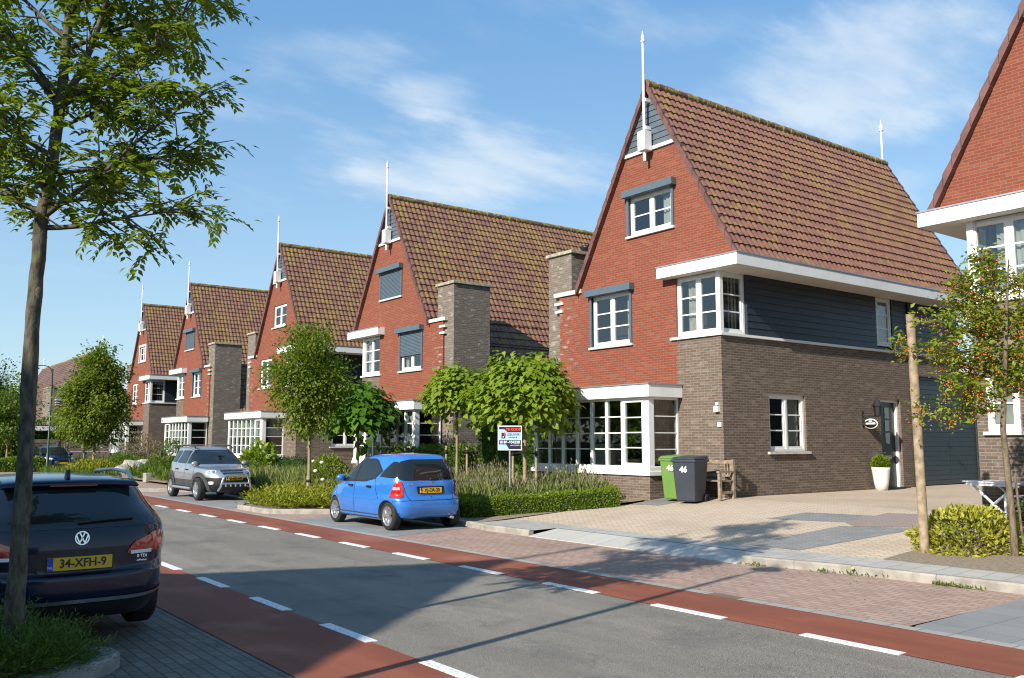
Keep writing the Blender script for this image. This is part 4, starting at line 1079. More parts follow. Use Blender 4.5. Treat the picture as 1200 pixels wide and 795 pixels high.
door_mirror(c, car, .96, .82, 1.12, 'paint_silver')

# --- dark estate car, rear view, near left
car = thing('parked_car', 'dark navy estate car with roof rails behind the tree trunk', 'car', (1.77, 10.99, .03), 0, 'cars parked along the street')
c = Car([(2.1, .22, -2.20, .26, .80, .2, 3, 4, 0), (2.25, .30, -2.33, .33, .87, .27, 2.8, 3.6, 0), (2.37, .48, -2.39, .50, .915, .48, 2.8, 4.4, 0), (2.33, .62, -2.385, .625, .92, .63, 2.9, 4.5, 0), (2.2, .70, -2.335, .665, .915, .74, 3, 4.7, 0), (1.8, .82, -2.33, .86, .91, .87, 3.2, 4.8, 0), (1.0, .97, -2.29, 1.06, .875, 1.0, 4.5, 4.8, -.02), (.5, 1.22, -2.12, 1.25, .755, 1.22, 4, 4, -.01), (.05, 1.385, -1.95, 1.40, .66, 1.38, 4, 4, 0), (-.12, 1.425, -1.88, 1.435, .61, 1.425, 3.6, 3.8, 0), (-.3, 1.46, -1.75, 1.46, .48, 1.46, 3, 3, 0), (-.7, 1.485, -1.3, 1.485, .12, 1.485, 2.4, 2.4, 0)],
        car, 'paint_navy', (1.42, -1.29), .325, .90, low=lambda p: p.z < .36)
for s in (-1, 1):
    for y in (1.42, -1.29): wheel(car, s*.79, y, .325, .235, 5, .68)
both(c, 'side_window', [(.95, 1.02), (.3, 1.33), (.06, 1.38), (.06, 1.0)], 'car_glass', r=.05)
both(c, 'side_window', [(-.0, 1.0), (-.0, 1.38), (-.85, 1.39), (-.95, 1.03)], 'car_glass', r=.05)
both(c, 'quarter_window', [(-1.03, 1.04), (-.95, 1.385), (-1.62, 1.375), (-1.92, 1.14), (-1.85, 1.07)], 'car_glass', r=.05)
c.patch('rear_window', [(-.60, 1.36), (.60, 1.36), (.735, 1.06), (.64, 1.035), (-.64, 1.035), (-.735, 1.06)], 'B', 'car_glass', .006, r=.05)
c.patch('windscreen', [(-.6, 1.38), (.6, 1.38), (.76, 1.02), (-.76, 1.02)], 'F', 'car_glass', .004)
b = MB(); vs = []
for i in range(21):
    x = -.575+1.15*i/20; e = 1-(abs(x)/.575)**3
    vs += [(x, -1.80-.02*e, 1.425+.022*e), (x, -1.98-.05*e, 1.392+.022*e), (x, -1.95-.05*e, 1.372+.02*e)]
b.add(vs, [q for i in range(20) for q in ((3*i, 3*i+3, 3*i+4, 3*i+1), (3*i+1, 3*i+4, 3*i+5, 3*i+2))], smooth=True); sp = b.build('roof_spoiler', 'paint_navy', car)
MB().box(-.2, .2, -2.04, -2.0, 1.392, 1.406).build('brake_light', 'dark_red_lens', sp)
for sg in (-1, 1):
    az = R(90)+sg*R(40); d = (math.cos(az), math.sin(az), 0); uu = -d[1]*(sg*.76)+d[0]*(-2.2)
    P = [(-.16, .80), (.16, .80), (.17, .95), (.08, .985), (-.16, .935)]
    if sg > 0: P = [(.17, .80), (-.16, .80), (-.19, .93), (-.05, .985), (.15, .96)]
    else: P = [(-.17, .80), (.16, .80), (.19, .93), (.05, .985), (-.15, .96)]
    outer = c.patch('tail_light', [(uu+a, z) for a, z in P], (az, 0), 'red_lens', .01, r=.03)
    inner = c.patch('tail_light', sorted([(sg*.40, .80), (sg*.635, .80), (sg*.635, .955), (sg*.47, .895)], key=lambda q: 0), 'B', 'red_lens', .012, r=.02)
    c.strips('reversing_strip', [[(sg*.44, .805), (sg*.63, .805)]], 'B', 'plain_white', .03, .016, parent=inner)
    b = MB(); b.tube([(sg*.60, -.05, 1.42), (sg*.59, -.15, 1.475), (sg*.585, -.9, 1.51), (sg*.575, -1.55, 1.495), (sg*.565, -1.78, 1.43)], .018, 8)
    b.build('roof_rail', 'zinc', car)
c.strips('boot_gap', [[(-.70, 1.02), (-.645, .95), (-.635, .70), (-.55, .655), (.55, .655), (.635, .70), (.645, .95), (.70, 1.02)]], 'B', 'black_plastic', .010)
c.strips('bumper_trim', [[(-.86, .43), (-.5, .425), (.5, .425), (.86, .43)]], 'B', 'chrome', .032, .012)
c.patch('bumper_lower', [(-.82, .40), (.82, .40), (.76, .25), (-.76, .25)], 'B', 'black_plastic', .008)
c.patch('plate_recess', [(-.38, .84), (.38, .84), (.33, .665), (-.33, .665)], 'B', 'paint_dark', .002, r=.03)
p = c.hit((.02, 0, .745), (0, 1, 0), .02); plate(car, '34-XFH-9', p, (0, -1, .04))
p = c.hit((.03, 0, .952), (0, 1, 0), .014); b = MB(); m_ = face_mat(p, (0, -1, .12))
b.add([m_ @ Vector(((.050+.010*j)*math.cos(a), (.050+.010*j)*math.sin(a), .004)) for j in (0, 1) for a in [2*math.pi*i/28 for i in range(28)]], [(i, (i+1) % 28, 28+(i+1) % 28, 28+i) for i in range(28)])
def stroke(b, m_, a, q, w=.011, z=.005):
    a, q = Vector(a), Vector(q); d = (q-a).normalized(); n = Vector((-d.y, d.x))*w/2
    b.add([m_ @ Vector((v.x, v.y, z)) for v in (a+n, a-n, q-n, q+n)], [(0, 1, 2, 3)])
for a, q in (((-.021, .046), (0, .004)), ((.021, .046), (0, .004)), ((-.046, .022), (-.021, -.044)), ((.046, .022), (.021, -.044)), ((-.021, -.044), (0, .0)), ((.021, -.044), (0, .0))): stroke(b, m_, a, q)
b.build('badge', 'chrome', car)
MB().lathe([(0, -.002), (.06, -.002), (.06, .001), (0, .001)], 28, (0, 0, 0)).build('badge_field', 'black_plastic', car).matrix_local = m_
p = c.hit((.53, 0, .765), (0, 1, 0), .01); text_obj('model_lettering', '2.0 TDI', .036, 'chrome', car, face_mat(p, (0, -1, .1)))
p = c.hit((.53, 0, .728), (0, 1, 0), .01); text_obj('model_lettering', 'BlueMotion', .024, 'chrome', car, face_mat(p, (0, -1, .1)))
b = MB(); b.tube([c.hit((0, 0, 1.075), (0, 1, 0), .03), c.hit((.3, 0, 1.09), (0, 1, 0), .03), c.hit((.46, 0, 1.095), (0, 1, 0), .02)], .012, 6); b.build('rear_wiper', 'black_plastic', car)
b = MB(); b.prism([(-1.78, 1.455), (-1.66, 1.47), (-1.74, 1.535), (-1.76, 1.535)], -.016, .016, lambda y, z, x: (x, y, z)); b.build('aerial', 'black_plastic', car)
door_mirror(c, car, .98, .75, 1.03, 'paint_navy')

# --- small dark car far off
car = thing('parked_car', 'small dark hatchback parked far off under the street lamp', 'car', (11.0, 62.2, 0), math.pi+.10, 'cars parked along the street')
c = Car([(1.9, .22, -1.98, .25, .78, .2, 3, 4, 0), (2.02, .30, -2.06, .33, .86, .27, 2.8, 4, 0), (2.12, .48, -2.1, .5, .9, .48, 2.6, 4, 0), (2.05, .66, -2.08, .66, .9, .66, 2.7, 4, 0), (1.85, .80, -2.06, .82, .89, .86, 3, 4, 0), (1.1, .98, -2.0, 1.0, .86, .98, 3.6, 4, 0), (.6, 1.25, -1.8, 1.25, .75, 1.24, 4, 4, 0), (.2, 1.42, -1.6, 1.42, .65, 1.42, 3.8, 4, 0), (-.1, 1.48, -1.4, 1.48, .48, 1.48, 3, 3, 0), (-.4, 1.5, -1.0, 1.5, .12, 1.5, 2.4, 2.4, 0)],
        car, 'paint_navy', (1.3, -1.3), .31, .9)
for s in (-1, 1):
    for y in (1.3, -1.3): wheel(car, s*.79, y, .31, .2)
    c.patch('headlight', [(s*.42, .70), (s*.80, .74), (s*.80, .86), (s*.55, .80)], 'F', 'clear_lens', .01, r=.03)
c.patch('windscreen', [(-.6, 1.40), (.6, 1.40), (.78, 1.02), (-.78, 1.02)], 'F', 'car_glass', .005)
both(c, 'side_window', [(1.0, 1.02), (.4, 1.34), (-1.2, 1.38), (-1.5, 1.1)], 'car_glass')
c.patch('grille', [(-.45, .60), (.45, .60), (.38, .42), (-.38, .42)], 'F', 'black_plastic', .006)
plate(car, '', (0, 2.16, .5), (0, 1, 0)); door_mirror(c, car, .96, .8, 1.03, 'paint_navy')

# ------------------------------------------------------------------ street furniture and garden things
def bin_(label, loc, rz, mat, num=True):
    w = thing('wheelie_bin', label, 'bin', loc, rz, 'wheelie bins by the bay window')
    b = MB(); T0, B0 = (.29, .35), (.235, .26)
    vs = [(sx*B0[0], sy*B0[1], .04) for sx, sy in ((-1, -1), (1, -1), (1, 1), (-1, 1))]+[(sx*T0[0], sy*T0[1], .98) for sx, sy in ((-1, -1), (1, -1), (1, 1), (-1, 1))]
    b.add(vs, [(0, 1, 2, 3), (7, 6, 5, 4), (0, 4, 5, 1), (1, 5, 6, 2), (2, 6, 7, 3), (3, 7, 4, 0)])
    b.build('body', mat, w, bevel=.035)
    b = MB(); b.box(-.31, .31, -.37, .37, .93, .985); b.build('rim', mat, w, bevel=.012)
    b = MB(); b.add([(-.31, -.385, .99), (.31, -.385, .99), (.31, .37, .99), (-.31, .37, .99), (-.26, -.32, 1.045), (.26, -.32, 1.045), (.27, .34, 1.075), (-.27, .34, 1.075)], [(3, 2, 1, 0), (4, 5, 6, 7), (0, 1, 5, 4), (1, 2, 6, 5), (2, 3, 7, 6), (3, 0, 4, 7)])
    b.build('lid', mat, w, bevel=.02)
    MB().tube([(-.27, .42, .96), (.27, .42, .96)], .018, 8).box(-.26, -.22, .34, .43, .94, .98).box(.22, .26, .34, .43, .94, .98).build('handle', mat, w)
    for s in (-1, 1): MB().lathe([(.05, -.025), (.1, -.025), (.1, .025), (.05, .025), (.045, .01), (0, .01)], 20, (s*.27, .27, .1), 'x').build('wheel', 'tyre_rubber', w)
    text_obj('number', '46', .19, 'plain_white', w, Matrix.Translation((0, -.343, .76)) @ Matrix.Rotation(R(90-5.5), 4, 'X'), bold=.005)
    return w
bin_('lime green wheelie bin numbered 46', (15.98, 14.72, zt(15.98)), R(-80), 'bin_green')
bin_('dark grey wheelie bin numbered 46', (15.80, 14.18, zt(15.80)), R(-75), 'bin_grey')

bn = thing('garden_bench', 'weathered wooden garden bench against the brown brick corner', 'bench', (16.55, 14.35, .48), R(-90), None)
b = MB()
for x in (-.6, .6):
    for nm, y0, h in (('leg', -.24, .62), ('leg', .24, .92)): MB().box(x-.035, x+.035, y0-.035, y0+.035, 0, h).build(nm, 'old_wood', bn)
    MB().box(x-.04, x+.04, -.3, .22, .622, .665).build('armrest', 'old_wood', bn); MB().box(x-.02, x+.02, -.2, .2, .14, .2).build('stretcher', 'old_wood', bn)
for i in range(6): b.box(-.62, .62, -.26+i*.085, -.26+i*.085+.07, .42, .445)
b.build('seat', 'old_wood', bn)
b = MB(); b.box(-.565, .565, .225, .265, .82, .90); b.box(-.565, .565, .225, .265, .52, .57)
for i in range(13): b.box(-.52+i*.085, -.48+i*.085, .235, .255, .57, .82)
b.build('backrest', 'old_wood', bn)

pt = tag(MB().lathe([(0, 0), (.15, 0), (.19, .2), (.235, .55), (.245, .62), (.215, .62), (.2, .56), (0, .55)], 28).build('plant_pot', 'pot_white'), 'tall white tapered pot beside the black front door', 'plant pot'); pt.location = (22.75, 13.6, .5)
n = 2200; D = rdir(n); P = D*(.2+.03*nrng.rand(n, 1))*np.array([1, 1, .95])
o = tag(np_mesh('box_ball', *leaf_arrays(P, nrm(D+.7*rdir(n)), rdir(n), .05, .03), 'leaf_box'), 'clipped green box ball growing in the white pot', 'plant'); o.location = (22.75, 13.6, 1.22)
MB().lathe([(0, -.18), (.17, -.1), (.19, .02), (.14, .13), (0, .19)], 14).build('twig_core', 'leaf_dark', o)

sg = thing('sale_sign', 'estate agent sale sign on a thin pole behind the clipped hedge', 'sign', (12.8, 17.1, .19), R(-33))
MB().tube([(0, 0, 0), (0, 0, 1.5)], .022, 8).build('pole', 'zinc', sg)
pn = MB().box(-.285, .285, -.035, -.005, 1.42, 2.0).build('panel', 'plain_white', sg, bevel=.004)
Ts = lambda x, z, d: (x, -.036-d, z)
MB().prism([(-.26, 1.445), (.26, 1.445), (.26, 1.975), (-.26, 1.975)], 0, .001, Ts).build('panel_field', 'sign_blue', pn)
MB().prism([(-.26, 1.975), (.26, 1.975), (.26, 1.845), (-.06, 1.845), (-.13, 1.915), (-.26, 1.915)], .0015, .0025, Ts).prism([(-.26, 1.66), (.26, 1.66), (.26, 1.445), (-.02, 1.445), (-.09, 1.56), (-.26, 1.56)], .0015, .0025, Ts).build('dark_bands', 'sign_dark', pn)
MB().prism([(-.2, 1.70), (-.11, 1.70), (-.11, 1.83), (-.2, 1.83)], .0015, .0025, Ts).build('logo_block', 'sign_dark', pn)
MB().prism([(-.15, 1.77), (-.1, 1.75), (-.09, 1.80), (-.13, 1.86)], .003, .004, Ts).build('logo_flame', 'sign_red', pn)
MB().lathe([(0, -.001), (.018, -.001), (.018, .001), (0, .001)], 14, (-.155, -.0405, 1.735), 'y').build('logo_dot', 'plain_white', pn)
MT = lambda x, z: Matrix.Translation((x, -.0395, z)) @ Matrix.Rotation(R(90), 4, 'X')
text_obj('sale_lettering', 'TE KOOP', .085, 'sign_red', pn, MT(.08, 1.91), bold=.003)
text_obj('agent_lettering', 'LEEUWIK', .075, 'sign_dark', pn, MT(.08, 1.79)); text_obj('small_lettering', 'makelaardij', .045, 'sign_dark', pn, MT(.07, 1.725))
text_obj('phone_lettering', '0186-604220', .088, 'plain_white', pn, MT(0, 1.61), bold=.002); text_obj('small_lettering', 'www.leeuwik.nl', .04, 'plain_white', pn, MT(.13, 1.54))

tb = thing('picnic_table', 'white slatted folding table with crossed legs beside the yellow bush', 'table', (16.25, 7.45, .42), R(-104))
b = MB()
for i in range(7): b.box(-.52, .62, -.36+i*.105, -.36+i*.105+.095, .69, .715)
b.build('tabletop', 'table_white', tb); MB().box(-.46, .56, -.34, -.31, .64, .688).box(-.46, .56, .31, .34, .64, .688).build('apron', 'table_white', tb)
for s in (-1, 1):
    for e in (-1, 1): MB().tube([(.05+s*.42, e*.3, .0), (.05-s*.42, e*.3, .66)], .022, 6, smooth=False).build('leg', 'table_white', tb)
wb = thing('garden_bench', 'white slatted bench at the right edge behind the berry tree', 'bench', (16.35, 6.9, .47), R(165))
for i in range(4): MB().box(-.6, .6, -.22+i*.11, -.13+i*.11, .43, .45).build('seat', 'table_white', wb)
for i in range(3): MB().box(-.6, .6, .26, .28, .58+i*.12, .68+i*.12).build('backrest', 'table_white', wb)
for x in (-.55, .55):
    MB().box(x-.025, x+.025, .22, .26, 0, .93).build('leg', 'table_white', wb); MB().box(x-.025, x+.025, -.22, -.18, 0, .43).build('leg', 'table_white', wb)

def street_lamp(label, loc, h, arm):
    L = thing('street_lamp', label, 'street lamp', loc, 0, 'green street lamps')
    b = MB(); b.tube([(0, 0, 0), (0, 0, 1.1), (0, 0, 1.12), (0, 0, h)], [.085, .085, .06, .045], 12); b.lathe([(.1, 0), (.1, .05), (.085, .06)], 12); b.build('pole', 'lamp_green', L)
    a = Vector((arm[0], arm[1], 0))
    b = MB(); b.tube([Vector((0, 0, h-.5)), Vector((0, 0, h-.1))+a*.05, Vector((0, 0, h+.12))+a*.25, Vector((0, 0, h+.18))+a*.6, Vector((0, 0, h+.1))+a], .028, 8); b.build('arm', 'lamp_green', L)
    b = MB(); b.lathe([(.05, .12), (.16, .03), (.24, -.06), (.22, -.08), (0, -.13)], 18, (arm[0], arm[1], h+.02)); b.build('lamp_shade', 'lamp_green', L)
    return L
street_lamp('green street lamp with a curved arm near the far parked car', (10.35, 60.2, 0), 6.2, (-.95, .0))
street_lamp('street lamp just outside the left edge that throws its shadow across the road', (.2, 5.75, 0), 5.7, (.9, .15))

fn = thing('garden_fence', 'grey wooden slat fence behind the far trees', 'fence', (10.6, 68, .1))
b = MB()
for i in range(6): b.box(0, 5.0, -.015, .015, .15+i*.29, .40+i*.29)
b.build('slat_panel', 'fence_wood', fn)
for i in range(4): MB().box(i*1.65-.05, i*1.65+.05, -.06, .06, 0, 1.95).build('post', 'fence_wood', fn)
cp = thing('carport', 'low carport with a white roof edge beyond the far parked car', 'carport', (9.2, 69.2, .1))
MB().box(0, 4, 0, 4, 2.45, 2.75).build('roof', 'white_trim', cp)
for x in (.1, 3.9):
    for y in (.1, 3.9): MB().box(x-.06, x+.06, y-.06, y+.06, 0, 2.45).build('post', 'dark_wood', cp)
for i, (x, y, h) in enumerate(((12.9, 48, 1.15), (13.4, 47.6, 1.25))):
    tag(MB().lathe([(.09, 0), (.085, h-.08), (.05, h), (0, h+.01)], 10, (x, y, .1)).build('garden_post', 'dark_wood'), ['short dark wooden post beside the pale boulder', 'taller dark wooden post right of the other one'][i], 'post', 'dark posts in the far garden')
b = bmesh.new(); bmesh.ops.create_icosphere(b, subdivisions=3, radius=1)
for v in b.verts: v.co = Vector((v.co.x*.95, v.co.y*.6, max(-.4, v.co.z*.55)))*(1+.12*math.sin(v.co.x*7+v.co.z*5)+.1*math.sin(v.co.y*9+v.co.x*3))
me = bpy.data.meshes.new('boulder'); b.to_mesh(me); b.free(); me.materials.append(M['rock_stone']); o = bpy.data.objects.new('boulder', me); COL.objects.link(o); o.location = (12.0, 46.8, .35)
tag(o, 'pale boulder lying in the far front garden', 'boulder')
tag(MB().box(11.1, 11.75, 41.6, 42.1, 0, .42).build('stone_block', 'kerb_stone', bevel=.03), 'squat pale concrete block at the far verge', 'stone block')
b = MB()
for i in range(6): b.box(8.53+i*.022, 8.542+i*.022, 7.0, 7.4, .003, .007)
b.box(8.51, 8.66, 6.98, 7.42, .0025, .0045)
tag(b.build('storm_drain', 'iron_grate'), 'rusty iron drain grate in the gutter strip', 'drain')

# ------------------------------------------------------------------ plants
def tree_trunk(name, parent, pts, rad, mat, n=10): return MB().tube(pts, rad, n).build(name, mat, parent)
def limbs(b, base, targets, r0, sag=.15):
    for t_ in targets:
        p0 = Vector(base); p1 = Vector(t_); mid = (p0+p1)/2+Vector((0, 0, -sag*(p1-p0).length*.3))+Vector((rng.uniform(-.1, .1), rng.uniform(-.1, .1), 0))
        b.tube([p0, mid, p1], [r0, r0*.6, r0*.2], 6)

def clump_tree(name, label, cat, loc, trunk_h, crown_c, crown_r, n_clump, per, L, W, leaf, bark_m='bark_light', tr=.06, group=None, shape=1.0, clump_r=.35, hole=.18, heart=False, droop=-.2):
    t_ = thing(name, label, cat, loc, 0, group)
    cc = Vector(crown_c); rr = np.array(crown_r)
    d = rdir(n_clump); rad = nrng.rand(n_clump)**.45
    cl = d*rad[:, None]
    ph = nrng.rand(4)*6
    wob = 1+.16*np.sin(d[:, 0]*4+ph[0])*np.sin(d[:, 2]*5+ph[1])+.12*np.sin(d[:, 1]*7+ph[2])
    cl = cl*wob[:, None]*rr
    cl[:, 0:2] *= np.clip(1-shape*.28*(cl[:, 2:3]/rr[2]), .3, 2)
    P = []; D = []; U = []
    for c_ in cl:
        k = int(per*(.6+.8*rng.random()))
        off = nrng.normal(size=(k, 3))*clump_r*np.array([1, 1, .6])
        P.append(c_+off); out = nrm(c_[None, :]/rr+off*.8); D.append(nrm(out+.8*rdir(k)+np.array([0, 0, droop]))); U.append(nrm(rdir(k)*.7+np.array([0, 0, .9])+out*.4))
    P, D, U = map(np.concatenate, (P, D, U)); s = .7+.6*nrng.rand(len(P))
    f = big_leaf_arrays if heart else leaf_arrays
    np_mesh('crown', *f(P+np.array(cc), D, U, L*s, W*s), leaf, t_)
    b = MB(); top = cc+Vector((0, 0, crown_r[2]*.55)); base = Vector((0, 0, trunk_h))
    b.tube([Vector((0, 0, -.1)), Vector((rng.uniform(-.04, .04), rng.uniform(-.04, .04), trunk_h*.5)), base, (base+top)/2+Vector((.05, 0, 0)), top], [tr*1.25, tr, tr*.85, tr*.55, tr*.15], 10)
    idx = nrng.choice(len(cl), min(14, len(cl)), replace=False)
    for i in idx:
        tgt = cc+Vector(cl[i]); z0 = min(tgt.z-.1, max(trunk_h*.95, cc.z-crown_r[2]*.6+rng.random()*crown_r[2]*.9)); limbs(b, (0, 0, z0), [tgt], tr*.4)
    b.build('trunk', bark_m, t_)
    return t_

# foreground ash tree: trunk, limbs and pinnate leaves
fx, fy = 1.17, 7.75
ft = thing('ash_tree', 'tall tree with feathery leaves on the near left, in front of the estate car', 'tree', (fx, fy, .08))
b = MB()
TP = [(-.0, -.02, -.1), (.0, 0, .6), (.01, .0, 1.6), (.0, .0, 2.6), (.02, .0, 3.45), (.09, -.02, 4.2), (.12, -.03, 4.9), (.14, -.02, 5.8), (.15, .0, 6.8), (.17, .02, 7.6)]
TR_ = [.09, .066, .059, .054, .050, .043, .035, .026, .016, .006]; TQ, RQ = [], []
for i_ in range(len(TP)-1):
    for k_ in range(6):
        f_ = k_/6; TQ.append(Vector(TP[i_]).lerp(Vector(TP[i_+1]), f_)+Vector((rng.gauss(0, .003), rng.gauss(0, .003), 0))); RQ.append((TR_[i_]*(1-f_)+TR_[i_+1]*f_)*rng.uniform(.95, 1.06))
b.tube(TQ+[TP[-1]], RQ+[.005], 16)
for z, x in ((1.35, .035), (2.9, .025)): b.lathe([(0, -.07), (.028, -.03), (.03, .02), (0, .06)], 8, (x, -.04, z))
camR = Vector((.8, -.6, 0)); camF = Vector((.6, .8, 0))
LI = []
def limb(z, az, el, ln, r):
    """limb from the trunk; az measured from the photo's right towards away"""
    i = max(j for j in range(len(TP)) if TP[j][2] <= z); q = TP[i]; w = TP[min(i+1, len(TP)-1)]; f = (z-q[2])/max(.01, w[2]-q[2])
    ln *= .86; r *= .8
    p = Vector(q).lerp(Vector(w), f); d = (camR*math.cos(az)+camF*math.sin(az))*math.cos(el)+Vector((0, 0, math.sin(el)))
    pts = [p]; cur = d.copy()
    n = 7
    for k in range(n):
        cur = (cur+Vector((rng.uniform(-.16, .16), rng.uniform(-.16, .16), rng.uniform(-.05, .13)))).normalized()
        pts.append(pts[-1]+cur*ln/n)
    b.tube(pts, [r*(1-.85*k/n) for k in range(n+1)], 7)
    LI.append(pts); return pts
limb(3.42, .1, .02, 1.15, .03); limb(3.5, -.2, .62, 1.75, .032); limb(3.55, 2.9, .3, 1.3, .03); limb(3.6, 1.7, .35, 1.2, .025); limb(3.7, -1.5, .35, .9, .022); limb(3.85, .55, .3, 1.35, .025)
limb(4.0, 3.4, .5, 1.5, .03); limb(4.25, .0, .25, .95, .02); limb(4.42, .1, .55, 1.6, .036); limb(4.45, -.3, .95, 2.1, .04); limb(4.4, 2.8, .85, 1.9, .036); limb(4.5, 1.2, .6, 1.5, .03); limb(4.5, 4.2, .6, 1.3, .028)
limb(4.9, .4, .5, 1.5, .028); limb(5.0, 3.2, .6, 1.4, .028); limb(5.2, -.6, .6, 1.4, .026); limb(5.4, 1.9, .5, 1.3, .025); limb(5.8, .2, .6, 1.3, .022); limb(5.9, 3.0, .7, 1.2, .02); limb(6.3, -1.2, .6, 1.1, .018); limb(6.4, 1.0, .6, 1.1, .018); limb(6.9, .0, .8, .8, .014); limb(6.9, 3.1, .8, .8, .014)
tw = []
for pts in LI:
    for k in range(2, len(pts)):
        for _ in range((2 if rng.random() < .6 else 3) if k < len(pts)-1 else 5):
            base = pts[k-1].lerp(pts[k], rng.random()); d = (pts[k]-pts[k-1]).normalized()
            dd = (d*.6+Vector((rng.gauss(0, .7), rng.gauss(0, .7), rng.gauss(.05, .4)))).normalized(); ln = rng.uniform(.22, .5)
            e = base+dd*ln; b.tube([base, (base+e)/2+Vector((0, 0, .02)), e], [.008, .006, .003], 5); tw.append((base, e))
b.build('trunk', 'bark_grey', ft)
P, D, U, S_ = [], [], [], []
for a, e in tw:
    for k in range(rng.randint(5, 7)):
        f = .25+.8*k/6; o0 = a.lerp(e, min(f, 1.0)); ax = (e-a).normalized()
        d = (ax*.6+Vector((rng.gauss(0, .8), rng.gauss(0, .8), rng.gauss(-.15, .35)))).normalized(); ln = rng.uniform(.15, .23)
        side = d.cross(Vector((0, 0, 1))); side = side.normalized() if side.length > .1 else Vector((1, 0, 0)); up = side.cross(d).normalized()
        nl = 5
        for j in range(nl):
            q = o0+d*ln*(.25+.75*j/nl)+Vector((0, 0, -.035*(j/nl)**2*3))
            for s in (-1, 1):
                P.append(q); D.append(side*s+d*.75+Vector((0, 0, -.25))); U.append(up+Vector((rng.gauss(0, .2), rng.gauss(0, .2), 0))); S_.append(rng.uniform(.06, .085))
        P.append(o0+d*ln); D.append(d); U.append(up); S_.append(.075)
S_ = np.array(S_); print('ash leaflets', len(P))
np_mesh('crown', *leaf_arrays(np.array(P), np.array(D), np.array(U), S_, S_*.46, .1), 'leaf_ash', ft)

# umbrella catalpas
def catalpa(label, loc, r, z0, z1, th, leaf, n, stakes=True, lean=0, L=.16):
    t_ = thing('umbrella_tree', label, 'tree', loc, 0, 'ball-crowned umbrella trees in the front gardens')
    g = loc[2]; h = z1-z0; P, D, U = [], [], []
    d = rdir(n); d[:, 2] = np.abs(d[:, 2])**.8*np.where(nrng.rand(n) < .86, 1, -.25); d = nrm(d)
    az = np.arctan2(d[:, 1], d[:, 0]); wob = 1+.07*np.sin(az*5+d[:, 2]*6)+.07*np.sin(az*11+d[:, 2]*13+r)+.08*np.sin(az*3+r*9)+.06*np.sin(az*7+1)+.05*np.sin(d[:, 2]*9)
    rad = (.55+.45*nrng.rand(n)**.5)*wob
    P = d*rad[:, None]*np.array([r, r, h*.72])+np.array([0, 0, z0-g+h*.28]); P += nrng.normal(size=P.shape)*.05
    out = d.copy(); out[:, 2] = -.15-.4*(1-d[:, 2]); D = nrm(out+.35*rdir(n)); U = nrm(d*np.array([1, 1, 1.3])+np.array([0, 0, .5])+.35*rdir(n))
    s = .45+.95*nrng.rand(n)
    np_mesh('crown', *big_leaf_arrays(P, D, U, L*s, L*.85*s), leaf, t_)
    b = MB(); hd = Vector((lean*.5, 0, z0-g+h*.12)); b.tube([(lean, 0, -.15), (lean*.8+.02, .01, (z0-g)*.5), hd], [th, th*.85, th*.9], 10)
    for k in range(14):
        a = k*2.4; e = rng.uniform(.1, 1.1); b.tube([hd, hd+Vector((math.cos(a)*math.cos(e)*r*.45, math.sin(a)*math.cos(e)*r*.45, math.sin(e)*h*.4)), hd+Vector((math.cos(a)*math.cos(e)*r*.85, math.sin(a)*math.cos(e)*r*.85, math.sin(e)*h*.62))], [th*.4, th*.25, .006], 6)
    b.build('trunk', 'bark_light', t_)
    if stakes:
        for k, s in enumerate((-1, 1)):
            q = (loc[0]+s*.24, loc[1]-s*.18, g); st = thing('tree_stake', 'thin wooden stake %s of the trunk of the %s' % (('left', 'right')[k], stakes), 'stake', q, 0, 'stakes beside the umbrella trees')
            MB().tube([(0, 0, -.1), (0, 0, 1.38)], .035, 8).build('pole', 'stake_wood', st)
            MB().tube([(0, 0, 1.2), (-s*.22, s*.17, 1.23)], .018, 6).lathe([(.043, 1.15), (.043, 1.27)], 10).build('rubber_strap', 'rubber_strap', st)
    return t_
catalpa('large ball-crowned tree above the sale sign', (14.25, 18.4, zt(14.25)), 1.3, 2.3, 3.98, .06, 'leaf_catalpa', 5000, 'large ball-crowned tree')
catalpa('smaller ball-crowned tree left of the sale sign tree', (14.4, 21.8, zt(14.4)), 1.0, 2.6, 3.95, .045, 'leaf_catalpa', 2600, 'smaller ball-crowned tree')
catalpa('dark ball-crowned tree with large leaves behind the blue car', (14.5, 28.15, zt(14.5)), 1.3, 2.05, 3.72, .05, 'leaf_catalpa_deep', 1900, None, L=.26)
clump_tree('street_tree', 'round-crowned street tree on the planted island behind the blue car', 'tree', (11.1, 24.6, .12), 1.75, (0, 0, 3.45), (1.05, 1.05, 1.55), 150, 85, .105, .065, 'leaf_round', 'bark_light', .05, shape=.35, clump_r=.26)
for i, (x, y, lb) in enumerate(((11.0, 24.35, 'front'), (11.25, 24.9, 'rear'))):
    st = thing('tree_stake', 'short stout post %s the thin street tree trunk' % ('in front of', 'just behind')[i], 'stake', (x, y, .1), 0, 'short posts round the street tree'); MB().tube([(0, 0, -.1), (0, 0, .72)], .06, 10).build('pole', 'stake_wood', st); MB().lathe([(.068, .55), (.068, .63)], 10).build('rubber_strap', 'rubber_strap', st)
clump_tree('street_tree', 'large leafy tree standing before the last house of the row', 'tree', (12.35, 57.5, .1), 2.2, (0, 0, 4.4), (1.5, 1.5, 2.7), 210, 95, .18, .12, 'leaf_round', 'bark_light', .08, 'broad-leaved street trees far down the road', shape=1.5, clump_r=.38)
clump_tree('street_tree', 'leafy tree at the far left edge of the street', 'tree', (8.7, 64, .1), 1.9, (0, 0, 3.6), (1.5, 1.5, 1.9), 100, 50, .17, .11, 'leaf_mid', 'bark_light', .07, 'broad-leaved street trees far down the road', shape=.5, clump_r=.4)
